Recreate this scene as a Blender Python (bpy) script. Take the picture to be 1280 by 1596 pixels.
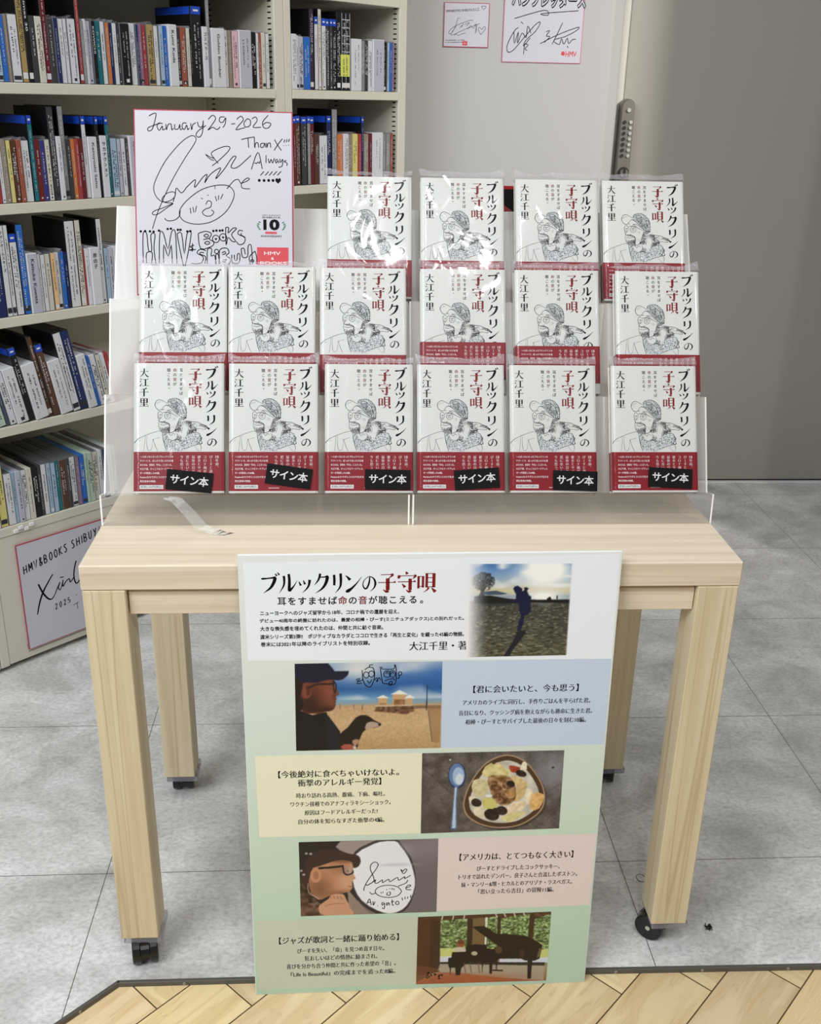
import bpy, math, random
import numpy as np
from mathutils import Matrix, Vector
from mathutils.geometry import tessellate_polygon

for _o in list(bpy.data.objects):
    bpy.data.objects.remove(_o)
SC = bpy.context.scene
COL = SC.collection
RNG = random.Random(7)

# ------------------------------------------------------------------ camera
cam_d = bpy.data.cameras.new('camera')
cam = bpy.data.objects.new('camera', cam_d)
COL.objects.link(cam)
cam_d.sensor_fit = 'VERTICAL'
cam_d.sensor_height = 36.0
cam_d.lens = 36.0 * 1585.885 / 1596.0
cam_d.clip_start = 0.02
_ax = ((0.998207, -0.056439, 0.019919), (0.00293, 0.3785, 0.925597), (-0.059779, -0.923879, 0.377987))
cam.matrix_world = Matrix(((_ax[0][0], _ax[1][0], _ax[2][0], -0.09113),
                           (_ax[0][1], _ax[1][1], _ax[2][1], -1.23964),
                           (_ax[0][2], _ax[1][2], _ax[2][2], 1.28083),
                           (0, 0, 0, 1)))
SC.camera = cam

# ------------------------------------------------------------------ world, lamps, exposure
SC.view_settings.view_transform = 'Standard'
SC.view_settings.look = 'None'
SC.view_settings.gamma = 1.0
SC.view_settings.use_curve_mapping = False
SC.view_settings.exposure = 0.36
world = bpy.data.worlds.new('world')
SC.world = world
world.use_nodes = True
world.node_tree.nodes['Background'].inputs[0].default_value = (0.97, 0.99, 1.0, 1)
world.node_tree.nodes['Background'].inputs[1].default_value = 0.11


def lamp(name, loc, target, power, sx, sy=None, color=(1, 1, 1), shape='SQUARE', spread=180):
    d = bpy.data.lights.new(name, 'AREA')
    d.energy = power
    d.shape = shape if sy is None else 'RECTANGLE'
    d.size = sx
    if sy is not None:
        d.size_y = sy
    d.color = color
    d.spread = math.radians(spread)
    o = bpy.data.objects.new(name, d)
    COL.objects.link(o)
    o.location = loc
    v = Vector(target) - Vector(loc)
    o.rotation_euler = v.to_track_quat('-Z', 'Y').to_euler()
    return o


lamp('soft_fill_light', (-0.55, 0.1, 2.85), (-0.5, -0.1, 0), 12, 1.6, 0.9, color=(0.95, 0.985, 1.0))  # unseen overhead fill, added to stand in for the ambient light
lamp('soft_fill_light', (-1.9, -1.9, 2.75), (-0.2, -0.1, 0.4), 62, 2.0, 1.1, color=(0.96, 0.99, 1.0))  # unseen fill added to brighten the poster front, leaving shelf interiors dark
lamp('downlight', (0.024, -1.405, 2.75), (-0.05, 0.2, 0.6), 6.5, 0.11, color=(0.98, 0.99, 1.0), shape='DISK')
lamp('downlight', (0.40, -1.50, 2.75), (0.1, 0.2, 0.6), 6.5, 0.11, color=(0.98, 0.99, 1.0), shape='DISK')
lamp('downlight', (2.09, -1.6, 2.75), (0.9, 1.6, 0.8), 4, 0.10, color=(1.0, 0.95, 0.88), shape='DISK', spread=100)
lamp('downlight', (2.57, -0.5, 2.75), (1.02, 2.15, 1.3), 8, 0.14, color=(1.0, 0.94, 0.88), shape='DISK', spread=60)


# ------------------------------------------------------------------ materials
def lin(c):
    c = c / 255.0
    return c / 12.92 if c <= 0.04045 else ((c + 0.055) / 1.055) ** 2.4


def rgb(r, g, b):
    return (lin(r), lin(g), lin(b), 1.0)


def mat(name, col, rough=0.5, spec=0.4, metal=0.0, bump=0.0, bscale=200, coat=0.0):
    m = bpy.data.materials.new(name)
    m.use_nodes = True
    nt = m.node_tree
    p = nt.nodes['Principled BSDF']
    p.inputs['Base Color'].default_value = rgb(*col)
    p.inputs['Roughness'].default_value = rough
    p.inputs['Specular IOR Level'].default_value = spec
    p.inputs['Metallic'].default_value = metal
    p.inputs['Coat Weight'].default_value = coat
    if bump:
        tc = nt.nodes.new('ShaderNodeTexCoord')
        n = nt.nodes.new('ShaderNodeTexNoise')
        n.inputs['Scale'].default_value = bscale
        b = nt.nodes.new('ShaderNodeBump')
        b.inputs['Strength'].default_value = bump
        b.inputs['Distance'].default_value = 0.002
        nt.links.new(tc.outputs['Object'], n.inputs['Vector'])
        nt.links.new(n.outputs['Fac'], b.inputs['Height'])
        nt.links.new(b.outputs['Normal'], p.inputs['Normal'])
    return m


def wood(name, axis, light, dark, rough=0.45, streak=1.0):
    """fine straight grain running along the object's own axis (0 x, 1 y, 2 z)"""
    m = bpy.data.materials.new(name)
    m.use_nodes = True
    nt = m.node_tree
    L = nt.links.new
    p = nt.nodes['Principled BSDF']
    tc = nt.nodes.new('ShaderNodeTexCoord')
    mp = nt.nodes.new('ShaderNodeMapping')
    sc = [60, 60, 60]
    sc[axis] = 2.2
    mp.inputs['Scale'].default_value = sc
    L(tc.outputs['Object'], mp.inputs['Vector'])
    n1 = nt.nodes.new('ShaderNodeTexNoise')
    n1.inputs['Scale'].default_value = 1.0
    n1.inputs['Detail'].default_value = 5
    L(mp.outputs[0], n1.inputs['Vector'])
    mp2 = nt.nodes.new('ShaderNodeMapping')
    sc = [190, 190, 190]
    sc[axis] = 5
    mp2.inputs['Scale'].default_value = sc
    L(tc.outputs['Object'], mp2.inputs['Vector'])
    n2 = nt.nodes.new('ShaderNodeTexNoise')
    n2.inputs['Scale'].default_value = 1.0
    n2.inputs['Detail'].default_value = 3
    L(mp2.outputs[0], n2.inputs['Vector'])
    mp3 = nt.nodes.new('ShaderNodeMapping')
    sc = [34, 34, 34]
    sc[axis] = 0.5
    mp3.inputs['Scale'].default_value = sc
    L(tc.outputs['Object'], mp3.inputs['Vector'])
    n3 = nt.nodes.new('ShaderNodeTexNoise')
    n3.inputs['Scale'].default_value = 1.0
    n3.inputs['Detail'].default_value = 1
    n3.inputs['Distortion'].default_value = 0.6
    L(mp3.outputs[0], n3.inputs['Vector'])
    r1 = nt.nodes.new('ShaderNodeValToRGB')
    r1.color_ramp.elements[0].position = 0.3
    r1.color_ramp.elements[0].color = rgb(*[a * .68 + b * .32 for a, b in zip(light, dark)])
    r1.color_ramp.elements[1].position = 0.62
    r1.color_ramp.elements[1].color = rgb(*light)
    L(n1.outputs['Fac'], r1.inputs[0])
    # narrow dark figure lines
    r3 = nt.nodes.new('ShaderNodeValToRGB')
    r3.color_ramp.elements[0].position = 0.485
    r3.color_ramp.elements[0].color = (0, 0, 0, 1)
    r3.color_ramp.elements[1].position = 0.5
    r3.color_ramp.elements[1].color = (.55 * streak, .55 * streak, .55 * streak, 1)
    e = r3.color_ramp.elements.new(0.515)
    e.color = (0, 0, 0, 1)
    L(n3.outputs['Fac'], r3.inputs[0])
    mx = nt.nodes.new('ShaderNodeMixRGB')
    mx.inputs[2].default_value = rgb(*dark)
    L(r3.outputs[0], mx.inputs[0])
    L(r1.outputs[0], mx.inputs[1])
    r2 = nt.nodes.new('ShaderNodeMapRange')
    r2.inputs['From Min'].default_value = 0.58
    r2.inputs['From Max'].default_value = 0.78
    r2.inputs['To Max'].default_value = 0.3
    L(n2.outputs['Fac'], r2.inputs['Value'])
    mx2 = nt.nodes.new('ShaderNodeMixRGB')
    mx2.inputs[2].default_value = rgb(*dark)
    L(r2.outputs[0], mx2.inputs[0])
    L(mx.outputs[0], mx2.inputs[1])
    L(mx2.outputs[0], p.inputs['Base Color'])
    p.inputs['Roughness'].default_value = rough
    p.inputs['Specular IOR Level'].default_value = 0.35
    return m


def clear(name, haze, haze_col, rough=0.03, fres=1.0, bump=0.0, bscale=60, tint=(250, 250, 250)):
    """thin clear sheet: transparent + fresnel gloss + a little scattering haze"""
    m = bpy.data.materials.new(name)
    m.use_nodes = True
    nt = m.node_tree
    L = nt.links.new
    nt.nodes.remove(nt.nodes['Principled BSDF'])
    out = nt.nodes['Material Output']
    t = nt.nodes.new('ShaderNodeBsdfTransparent')
    t.inputs[0].default_value = rgb(*tint)
    d = nt.nodes.new('ShaderNodeBsdfDiffuse')
    d.inputs[0].default_value = rgb(*haze_col)
    g = nt.nodes.new('ShaderNodeBsdfGlossy')
    g.inputs['Roughness'].default_value = rough
    m1 = nt.nodes.new('ShaderNodeMixShader')
    m1.inputs[0].default_value = haze
    L(t.outputs[0], m1.inputs[1])
    L(d.outputs[0], m1.inputs[2])
    fr = nt.nodes.new('ShaderNodeLayerWeight')
    fr.inputs['Blend'].default_value = 0.25
    mul = nt.nodes.new('ShaderNodeMath')
    mul.operation = 'MULTIPLY_ADD'
    mul.inputs[1].default_value = 0.6 * fres
    mul.inputs[2].default_value = 0.012 * fres
    L(fr.outputs['Fresnel'], mul.inputs[0])
    m2 = nt.nodes.new('ShaderNodeMixShader')
    L(mul.outputs[0], m2.inputs[0])
    L(m1.outputs[0], m2.inputs[1])
    L(g.outputs[0], m2.inputs[2])
    L(m2.outputs[0], out.inputs[0])
    if bump:
        tc = nt.nodes.new('ShaderNodeTexCoord')
        n = nt.nodes.new('ShaderNodeTexNoise')
        n.inputs['Scale'].default_value = bscale
        n.inputs['Detail'].default_value = 2
        n.inputs['Distortion'].default_value = 1.5
        b = nt.nodes.new('ShaderNodeBump')
        b.inputs['Strength'].default_value = bump
        b.inputs['Distance'].default_value = 0.01
        L(tc.outputs['Object'], n.inputs['Vector'])
        L(n.outputs['Fac'], b.inputs['Height'])
        L(b.outputs['Normal'], g.inputs['Normal'])
        L(b.outputs['Normal'], fr.inputs['Normal'])
    return m


def vcol_mat(name, rough=0.3, spec=0.3):
    m = bpy.data.materials.new(name)
    m.use_nodes = True
    nt = m.node_tree
    a = nt.nodes.new('ShaderNodeVertexColor')
    a.layer_name = 'print'
    nt.links.new(a.outputs[0], nt.nodes['Principled BSDF'].inputs['Base Color'])
    nt.nodes['Principled BSDF'].inputs['Roughness'].default_value = rough
    nt.nodes['Principled BSDF'].inputs['Specular IOR Level'].default_value = spec
    return m


def floor_tile_mat():
    m = bpy.data.materials.new('grey_stone_tile')
    m.use_nodes = True
    nt = m.node_tree
    L = nt.links.new
    p = nt.nodes['Principled BSDF']
    tc = nt.nodes.new('ShaderNodeTexCoord')
    mp = nt.nodes.new('ShaderNodeMapping')
    mp.inputs['Scale'].default_value = (1.9, 2.6, 1)
    L(tc.outputs['Object'], mp.inputs['Vector'])
    n1 = nt.nodes.new('ShaderNodeTexNoise')
    n1.inputs['Scale'].default_value = 2.4
    n1.inputs['Detail'].default_value = 9
    n1.inputs['Roughness'].default_value = 0.66
    n1.inputs['Distortion'].default_value = 0.5
    L(mp.outputs[0], n1.inputs['Vector'])
    r = nt.nodes.new('ShaderNodeValToRGB')
    r.color_ramp.elements[0].position = 0.33
    r.color_ramp.elements[0].color = rgb(186, 185, 182)
    r.color_ramp.elements[1].position = 0.62
    r.color_ramp.elements[1].color = rgb(240, 240, 240)
    L(n1.outputs['Fac'], r.inputs[0])
    n2 = nt.nodes.new('ShaderNodeTexNoise')
    n2.inputs['Scale'].default_value = 55
    n2.inputs['Detail'].default_value = 6
    n2.inputs['Roughness'].default_value = 0.7
    L(mp.outputs[0], n2.inputs['Vector'])
    r2 = nt.nodes.new('ShaderNodeValToRGB')
    r2.color_ramp.elements[0].position = 0.38
    r2.color_ramp.elements[0].color = (0.68, 0.68, 0.68, 1)
    r2.color_ramp.elements[1].position = 0.56
    r2.color_ramp.elements[1].color = (1, 1, 1, 1)
    L(n2.outputs['Fac'], r2.inputs[0])
    mul = nt.nodes.new('ShaderNodeMixRGB')
    mul.blend_type = 'MULTIPLY'
    mul.inputs[0].default_value = 0.75
    L(r.outputs[0], mul.inputs[1])
    L(r2.outputs[0], mul.inputs[2])
    # crackle veins
    v = nt.nodes.new('ShaderNodeTexNoise')
    v.inputs['Scale'].default_value = 5
    v.inputs['Detail'].default_value = 4
    v.inputs['Distortion'].default_value = 2.0
    L(mp.outputs[0], v.inputs['Vector'])
    rv = nt.nodes.new('ShaderNodeValToRGB')
    rv.color_ramp.elements[0].position = 0.492
    rv.color_ramp.elements[0].color = (0, 0, 0, 1)
    rv.color_ramp.elements[1].position = 0.5
    rv.color_ramp.elements[1].color = (0.3, 0.3, 0.3, 1)
    e = rv.color_ramp.elements.new(0.508)
    e.color = (0, 0, 0, 1)
    L(v.outputs['Fac'], rv.inputs[0])
    mv = nt.nodes.new('ShaderNodeMixRGB')
    mv.inputs[2].default_value = rgb(160, 159, 157)
    L(rv.outputs[0], mv.inputs[0])
    L(mul.outputs[0], mv.inputs[1])
    # joints between the tiles
    sep = nt.nodes.new('ShaderNodeSeparateXYZ')
    L(tc.outputs['Object'], sep.inputs[0])
    fac = None
    for ch, off in ((0, -0.0625), (1, 0.2087)):
        s = nt.nodes.new('ShaderNodeMath')
        s.operation = 'SUBTRACT'
        s.inputs[1].default_value = off - 0.4586 / 2 + 4.586
        L(sep.outputs[ch], s.inputs[0])
        w = nt.nodes.new('ShaderNodeMath')
        w.operation = 'WRAP'
        w.inputs[1].default_value = 0.4586 / 2
        w.inputs[2].default_value = -0.4586 / 2
        s.inputs[1].default_value = off
        L(s.outputs[0], w.inputs[0])
        a = nt.nodes.new('ShaderNodeMath')
        a.operation = 'ABSOLUTE'
        L(w.outputs[0], a.inputs[0])
        c = nt.nodes.new('ShaderNodeMath')
        c.operation = 'LESS_THAN'
        c.inputs[1].default_value = 0.0007
        L(a.outputs[0], c.inputs[0])
        if fac is None:
            fac = c
        else:
            mxx = nt.nodes.new('ShaderNodeMath')
            mxx.operation = 'MAXIMUM'
            L(fac.outputs[0], mxx.inputs[0])
            L(c.outputs[0], mxx.inputs[1])
            fac = mxx
    mj = nt.nodes.new('ShaderNodeMixRGB')
    mj.inputs[2].default_value = rgb(92, 91, 88)
    L(fac.outputs[0], mj.inputs[0])
    L(mv.outputs[0], mj.inputs[1])
    L(mj.outputs[0], p.inputs['Base Color'])
    p.inputs['Roughness'].default_value = 0.42
    p.inputs['Specular IOR Level'].default_value = 0.3
    return m


def plank_mat():
    m = bpy.data.materials.new('herringbone_oak')
    m.use_nodes = True
    nt = m.node_tree
    L = nt.links.new
    p = nt.nodes['Principled BSDF']
    uv = nt.nodes.new('ShaderNodeUVMap')
    uv.uv_map = 'grain'
    mp = nt.nodes.new('ShaderNodeMapping')
    mp.inputs['Scale'].default_value = (3.0, 22, 1)
    L(uv.outputs[0], mp.inputs['Vector'])
    n = nt.nodes.new('ShaderNodeTexNoise')
    n.inputs['Scale'].default_value = 1.6
    n.inputs['Detail'].default_value = 4
    n.inputs['Distortion'].default_value = 0.9
    L(mp.outputs[0], n.inputs['Vector'])
    r = nt.nodes.new('ShaderNodeValToRGB')
    r.color_ramp.elements[0].position = 0.3
    r.color_ramp.elements[0].color = rgb(220, 192, 145)
    r.color_ramp.elements[1].position = 0.6
    r.color_ramp.elements[1].color = rgb(243, 221, 178)
    L(n.outputs['Fac'], r.inputs[0])
    rl = nt.nodes.new('ShaderNodeValToRGB')
    rl.color_ramp.elements[0].position = 0.488
    rl.color_ramp.elements[0].color = (0, 0, 0, 1)
    rl.color_ramp.elements[1].position = 0.5
    rl.color_ramp.elements[1].color = (0.22, 0.22, 0.22, 1)
    e = rl.color_ramp.elements.new(0.512)
    e.color = (0, 0, 0, 1)
    L(n.outputs['Fac'], rl.inputs[0])
    mx = nt.nodes.new('ShaderNodeMixRGB')
    mx.inputs[2].default_value = rgb(150, 120, 78)
    L(rl.outputs[0], mx.inputs[0])
    L(r.outputs[0], mx.inputs[1])
    a = nt.nodes.new('ShaderNodeVertexColor')
    a.layer_name = 'print'
    mul = nt.nodes.new('ShaderNodeMixRGB')
    mul.blend_type = 'MULTIPLY'
    mul.inputs[0].default_value = 1
    L(mx.outputs[0], mul.inputs[1])
    L(a.outputs[0], mul.inputs[2])
    L(mul.outputs[0], p.inputs['Base Color'])
    p.inputs['Roughness'].default_value = 0.38
    return m


M = {}
M['wall'] = mat('painted_wall', (205, 201, 190), 0.6, 0.25)
M['door_white'] = mat('white_panel', (180, 180, 179), 0.5, 0.3)
M['door_beige'] = mat('beige_door_paint', (158, 154, 145), 0.5, 0.3)
M['gap'] = mat('dark_gap', (18, 18, 18), 0.8)
M['alu'] = mat('aluminium', (205, 205, 200), 0.35, 0.5, 0.6)
M['lockgrey'] = mat('lock_grey_metal', (128, 124, 116), 0.4, 0.5, 0.6)
M['lockdark'] = mat('lock_button', (45, 43, 40), 0.35, 0.5)
M['tile'] = floor_tile_mat()
M['plank'] = plank_mat()
M['trim'] = mat('bronze_floor_trim', (98, 95, 90), 0.5, 0.4, 0.2)
M['steel'] = mat('painted_shelf_steel', (210, 206, 191), 0.45, 0.35)
M['slot'] = mat('black_slot', (12, 12, 12), 0.8)
M['woodx'] = wood('table_wood_long', 0, (230, 217, 196), (190, 168, 138), streak=.6)
M['woodz'] = wood('table_wood_upright', 2, (224, 210, 178), (178, 154, 116))
M['woody'] = wood('table_wood_cross', 1, (224, 210, 178), (178, 154, 116))
M['rubber'] = mat('black_caster', (16, 16, 17), 0.35, 0.5)
M['acrylic'] = clear('clear_acrylic', 0.10, (235, 230, 228), 0.02, 1.0)
M['acrylic_hazy'] = clear('hazy_acrylic', 0.5, (232, 228, 226), 0.06, 1.0)  # clear sheet with an even white haze mixed in
M['acrylic_back'] = clear('frosted_acrylic', 0.86, (236, 236, 234), 0.10, 1.2)
M['edge'] = mat('cut_edge_with_glow', (250, 250, 248), 0.4, 0.5)
M['film'] = clear('packing_film', 0.004, (240, 240, 245), 0.07, 0.9, 0.10, 9, (254, 254, 254))
M['crumple'] = clear('crumpled_film', 0.2, (240, 236, 242), 0.09, 1.8, 0.45, 70, (245, 243, 246))
M['paper'] = mat('white_cover_paper', (221, 222, 219), 0.5, 0.3)
M['pages'] = mat('page_block', (236, 232, 222), 0.8, 0.1)
M['ink'] = mat('black_ink', (7, 7, 8), 0.6, 0.12)
M['sketch'] = mat('grey_sketch_ink', (18, 18, 21), 0.6, 0.12)
M['sketchl'] = mat('light_sketch_ink', (92, 92, 96), 0.6, 0.2)
M['tint'] = mat('pale_drawing_wash', (222, 224, 226), 0.5, 0.3)
M['redink'] = mat('red_ink', (128, 18, 24), 0.5, 0.3)
M['band'] = mat('red_paper_band', (138, 18, 33), 0.4, 0.35)
M['bandwhite'] = mat('white_on_band', (240, 226, 226), 0.5, 0.3)
M['black'] = mat('black_sticker', (8, 8, 9), 0.6, 0.12)
M['white'] = mat('white_print', (228, 228, 228), 0.45, 0.3)
M['card'] = mat('signed_card_white', (198, 197, 208), 0.35, 0.35)
M['cardred'] = mat('signed_card_red_edge', (170, 52, 74), 0.35, 0.4)
M['cardpink'] = mat('signed_card_pink_edge', (206, 120, 142), 0.35, 0.4)
M['logored'] = mat('card_red_logo', (204, 74, 80), 0.45, 0.3)
M['laurel'] = mat('laurel_green', (54, 120, 78), 0.5, 0.3)
M['foam'] = mat('foam_board_edge', (236, 238, 238), 0.6, 0.2)
M['photo'] = vcol_mat('printed_photo', 0.22, 0.4)
M['blockblue'] = mat('poster_blue_block', (203, 219, 241), 0.28, 0.4)
M['blockyellow'] = mat('poster_yellow_block', (243, 240, 213), 0.28, 0.4)
M['blockpink'] = mat('poster_pink_block', (234, 220, 217), 0.28, 0.4)
M['blockgreen'] = mat('poster_sage_block', (206, 213, 197), 0.28, 0.4)
M['blockwhite'] = mat('poster_white_block', (243, 248, 255), 0.28, 0.4)
M['lint'] = mat('dark_lint', (52, 50, 46), 0.9, 0.1)
M['note'] = mat('yellow_note', (206, 212, 104), 0.6, 0.2)
M['tape'] = clear('clear_plastic_strip', 0.20, (248, 246, 244), 0.05, 1.6, 0.3, 40)
M['footplate'] = clear('clear_foot_plate', 0.30, (190, 190, 205), 0.05, 1.2)

CASE = dict(white=(210, 211, 216), cream=(204, 201, 188), lilac=(182, 183, 198), sky=(158, 182, 204), blue=(44, 104, 188), navy=(32, 44, 92),
            black=(24, 24, 28), charcoal=(62, 62, 66), grey=(138, 138, 140), taupe=(146, 132, 118), gold=(166, 142, 92), yellow=(212, 202, 128),
            maroon=(104, 38, 42), red=(160, 62, 64), brick=(152, 84, 66), orange=(196, 116, 66), brown=(88, 58, 42), teal=(34, 110, 120),
            mauve=(142, 110, 136), pink=(218, 178, 186), plum=(62, 48, 66), mint=(176, 198, 182), slate=(70, 84, 104), peach=(228, 186, 132), indigo=(60, 56, 128))
for k, v in CASE.items():
    M['c_' + k] = mat('spine_' + k, v, 0.3, 0.45)
M['caseblack'] = mat('black_case_plastic', (20, 20, 24), 0.3, 0.5)
M['caseclear'] = mat('clear_case_side', (98, 100, 104), 0.15, 0.6)
M['caseblue'] = mat('blue_case_band', (28, 74, 190), 0.3, 0.5)
M['printdark'] = mat('dark_spine_print', (46, 46, 54), 0.5)
M['printlight'] = mat('light_spine_print', (214, 214, 216), 0.5)

# ------------------------------------------------------------------ text glyphs from the built-in font
_glyph = {}


def glyphs(body, bold=0.0, serif=False):
    """flat mesh of a line of text: (points Nx2, faces), unit size"""
    key = (body, bold, serif)
    if key in _glyph:
        return _glyph[key]
    c = bpy.data.curves.new('tmp', 'FONT')
    c.body = body
    c.resolution_u = 3
    o = bpy.data.objects.new('tmp', c)
    COL.objects.link(o)
    dg = bpy.context.evaluated_depsgraph_get()
    dg.update()
    me = bpy.data.meshes.new_from_object(o.evaluated_get(dg))
    n = len(me.vertices)
    P = np.empty(n * 3)
    me.vertices.foreach_get('co', P)
    P = P.reshape(-1, 3)[:, :2].copy()
    F = [tuple(p.vertices) for p in me.polygons]
    if (bold or serif) and n:
        cnt = {}
        for f in F:
            for i in range(len(f)):
                a, b = f[i], f[(i + 1) % len(f)]
                k = (a, b) if a < b else (b, a)
                cnt.setdefault(k, []).append((a, b))
        NV = np.zeros((n, 2))
        # orientation from face winding
        f0 = F[0]
        for k, es in cnt.items():
            if len(es) == 1:
                a, b = es[0]
                d = P[b] - P[a]
                ln = math.hypot(*d)
                if ln > 1e-9:
                    nn = np.array((d[1], -d[0])) / ln
                    NV[a] += nn * min(ln, .1)
                    NV[b] += nn * min(ln, .1)
        ar = sum(P[f[0]][0] * (P[f[1]][1] - P[f[2]][1]) + P[f[1]][0] * (P[f[2]][1] - P[f[0]][1]) + P[f[2]][0] * (P[f[0]][1] - P[f[1]][1]) for f in F)
        NV *= 1 if ar > 0 else -1
        ll = np.linalg.norm(NV, axis=1)
        NV[ll > 1e-9] /= ll[ll > 1e-9][:, None]
        if serif:
            P += NV * np.array((0.012 + bold, -0.017 + bold))
        else:
            P += NV * bold
    COL.objects.unlink(o)
    bpy.data.objects.remove(o)
    bpy.data.meshes.remove(me)
    bpy.data.curves.remove(c)
    _glyph[key] = (P, F)
    return _glyph[key]


def smooth(pts, n=6, closed=False):
    pts = [tuple(p) for p in pts]
    if len(pts) < 3:
        return pts
    out = []
    N = len(pts)
    rng = range(N) if closed else range(N - 1)
    for i in rng:
        p0 = pts[(i - 1) % N] if (closed or i > 0) else pts[i]
        p1 = pts[i]
        p2 = pts[(i + 1) % N]
        p3 = pts[(i + 2) % N] if (closed or i + 2 < N) else p2
        for k in range(n):
            t = k / n
            out.append(tuple(0.5 * (2 * b + (c - a) * t + (2 * a - 5 * b + 4 * c - d) * t * t + (3 * b - a - 3 * c + d) * t ** 3) for a, b, c, d in zip(p0, p1, p2, p3)))
    if not closed:
        out.append(pts[-1])
    else:
        out.append(out[0])
    return out


class MB:
    """collects shapes and links them as one mesh object.  Flat print is drawn in the local XZ plane facing -Y, d = distance in front"""

    def __init__(self):
        self.v, self.f, self.m, self.slots = [], [], [], []
        self.X = None

    def mi(self, name):
        if name not in self.slots:
            self.slots.append(name)
        return self.slots.index(name)

    def add(self, verts, faces, mt):
        b = len(self.v)
        if self.X is not None:
            verts = [tuple(self.X @ Vector(p)) for p in verts]
        self.v.extend(verts)
        i = self.mi(mt)
        for f in faces:
            self.f.append(tuple(b + k for k in f))
            self.m.append(i)

    def box(self, x0, x1, y0, y1, z0, z1, mt, skip=()):
        vs = [(x, y, z) for x in (x0, x1) for y in (y0, y1) for z in (z0, z1)]
        fs = {'-x': (0, 1, 3, 2), '+x': (4, 6, 7, 5), '-y': (0, 4, 5, 1), '+y': (2, 3, 7, 6), '-z': (0, 2, 6, 4), '+z': (1, 5, 7, 3)}
        self.add(vs, [f for k, f in fs.items() if k not in skip], mt)

    def bevbox(self, x0, x1, y0, y1, z0, z1, mt, b=0.002):
        """box with chamfered edges"""
        vs, idx = [], {}
        for sx, x in ((0, x0), (1, x1)):
            for sy, y in ((0, y0), (1, y1)):
                for sz, z in ((0, z0), (1, z1)):
                    ix, iy, iz = x + (b if sx == 0 else -b), y + (b if sy == 0 else -b), z + (b if sz == 0 else -b)
                    for a, p in (('x', (x, iy, iz)), ('y', (ix, y, iz)), ('z', (ix, iy, z))):
                        idx[(sx, sy, sz, a)] = len(vs)
                        vs.append(p)
        g = lambda *k: idx[k]
        fs = []
        for s in (0, 1):
            q = [g(s, 0, 0, 'x'), g(s, 1, 0, 'x'), g(s, 1, 1, 'x'), g(s, 0, 1, 'x')]
            fs.append(q if s else q[::-1])
            q = [g(0, s, 0, 'y'), g(1, s, 0, 'y'), g(1, s, 1, 'y'), g(0, s, 1, 'y')]
            fs.append(q[::-1] if s else q)
            q = [g(0, 0, s, 'z'), g(1, 0, s, 'z'), g(1, 1, s, 'z'), g(0, 1, s, 'z')]
            fs.append(q if s else q[::-1])
        for a in (0, 1):
            for c in (0, 1):
                fs.append([g(a, c, 0, 'x'), g(a, c, 1, 'x'), g(a, c, 1, 'y'), g(a, c, 0, 'y')])
                fs.append([g(a, 0, c, 'x'), g(a, 1, c, 'x'), g(a, 1, c, 'z'), g(a, 0, c, 'z')])
                fs.append([g(0, a, c, 'y'), g(1, a, c, 'y'), g(1, a, c, 'z'), g(0, a, c, 'z')])
        for a in (0, 1):
            for c in (0, 1):
                for e in (0, 1):
                    fs.append([g(a, c, e, 'x'), g(a, c, e, 'y'), g(a, c, e, 'z')])
        self.add(vs, fs, mt)

    def quad(self, pts, mt):
        self.add(list(pts), [(0, 1, 2, 3)], mt)

    def cyl(self, c, axis, r, h, mt, n=20, r2=None):
        """closed cylinder from c along axis ('x','y','z')"""
        r2 = r if r2 is None else r2
        vs = []
        for k, (hh, rr) in enumerate(((0, r), (h, r2))):
            for i in range(n):
                a = 2 * math.pi * i / n
                p, q = rr * math.cos(a), rr * math.sin(a)
                vs.append({'x': (c[0] + hh, c[1] + p, c[2] + q), 'y': (c[0] + q, c[1] + hh, c[2] + p), 'z': (c[0] + p, c[1] + q, c[2] + hh)}[axis])
        fs = [(i, (i + 1) % n, n + (i + 1) % n, n + i) for i in range(n)] + [tuple(range(n))[::-1], tuple(range(n, 2 * n))]
        self.add(vs, fs, mt)

    # ---- flat print
    def poly(self, pts, d, mt):
        tri = tessellate_polygon([[Vector((p[0], p[1], 0)) for p in pts]])
        fs = []
        for t in tri:
            a, b, c = (pts[i] for i in t)
            cr = (b[0] - a[0]) * (c[1] - a[1]) - (b[1] - a[1]) * (c[0] - a[0])
            fs.append(tuple(t) if cr > 0 else tuple(t)[::-1])
        self.add([(p[0], -d, p[1]) for p in pts], fs, mt)

    def rect(self, u0, v0, u1, v1, d, mt):
        self.add([(u0, -d, v0), (u1, -d, v0), (u1, -d, v1), (u0, -d, v1)], [(0, 1, 2, 3)], mt)

    def disc(self, u, v, r, d, mt, n=12):
        self.poly([(u + r * math.cos(2 * math.pi * i / n), v + r * math.sin(2 * math.pi * i / n)) for i in range(n)], d, mt)

    def ribbon(self, pts, w, d, mt, sm=0, closed=False):
        """stroke of width w (number or one per point)"""
        ws = [w] * len(pts) if not hasattr(w, '__len__') else list(w)
        p3 = [(p[0], p[1], ww) for p, ww in zip(pts, ws)]
        if sm:
            p3 = smooth(p3, sm, closed)
        elif closed:
            p3 = p3 + [p3[0]]
        vs = []
        n = len(p3)
        for i in range(n):
            a = p3[max(i - 1, 0)]
            b = p3[min(i + 1, n - 1)]
            if closed and i in (0, n - 1):
                a, b = p3[n - 2], p3[1]
            t = (b[0] - a[0], b[1] - a[1])
            l = math.hypot(*t) or 1
            nx, ny = -t[1] / l, t[0] / l
            h = max(p3[i][2], 0) / 2
            vs.append((p3[i][0] + nx * h, -d, p3[i][1] + ny * h))
            vs.append((p3[i][0] - nx * h, -d, p3[i][1] - ny * h))
        self.add(vs, [(2 * i, 2 * i + 1, 2 * i + 3, 2 * i + 2) for i in range(n - 1)], mt)

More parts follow.
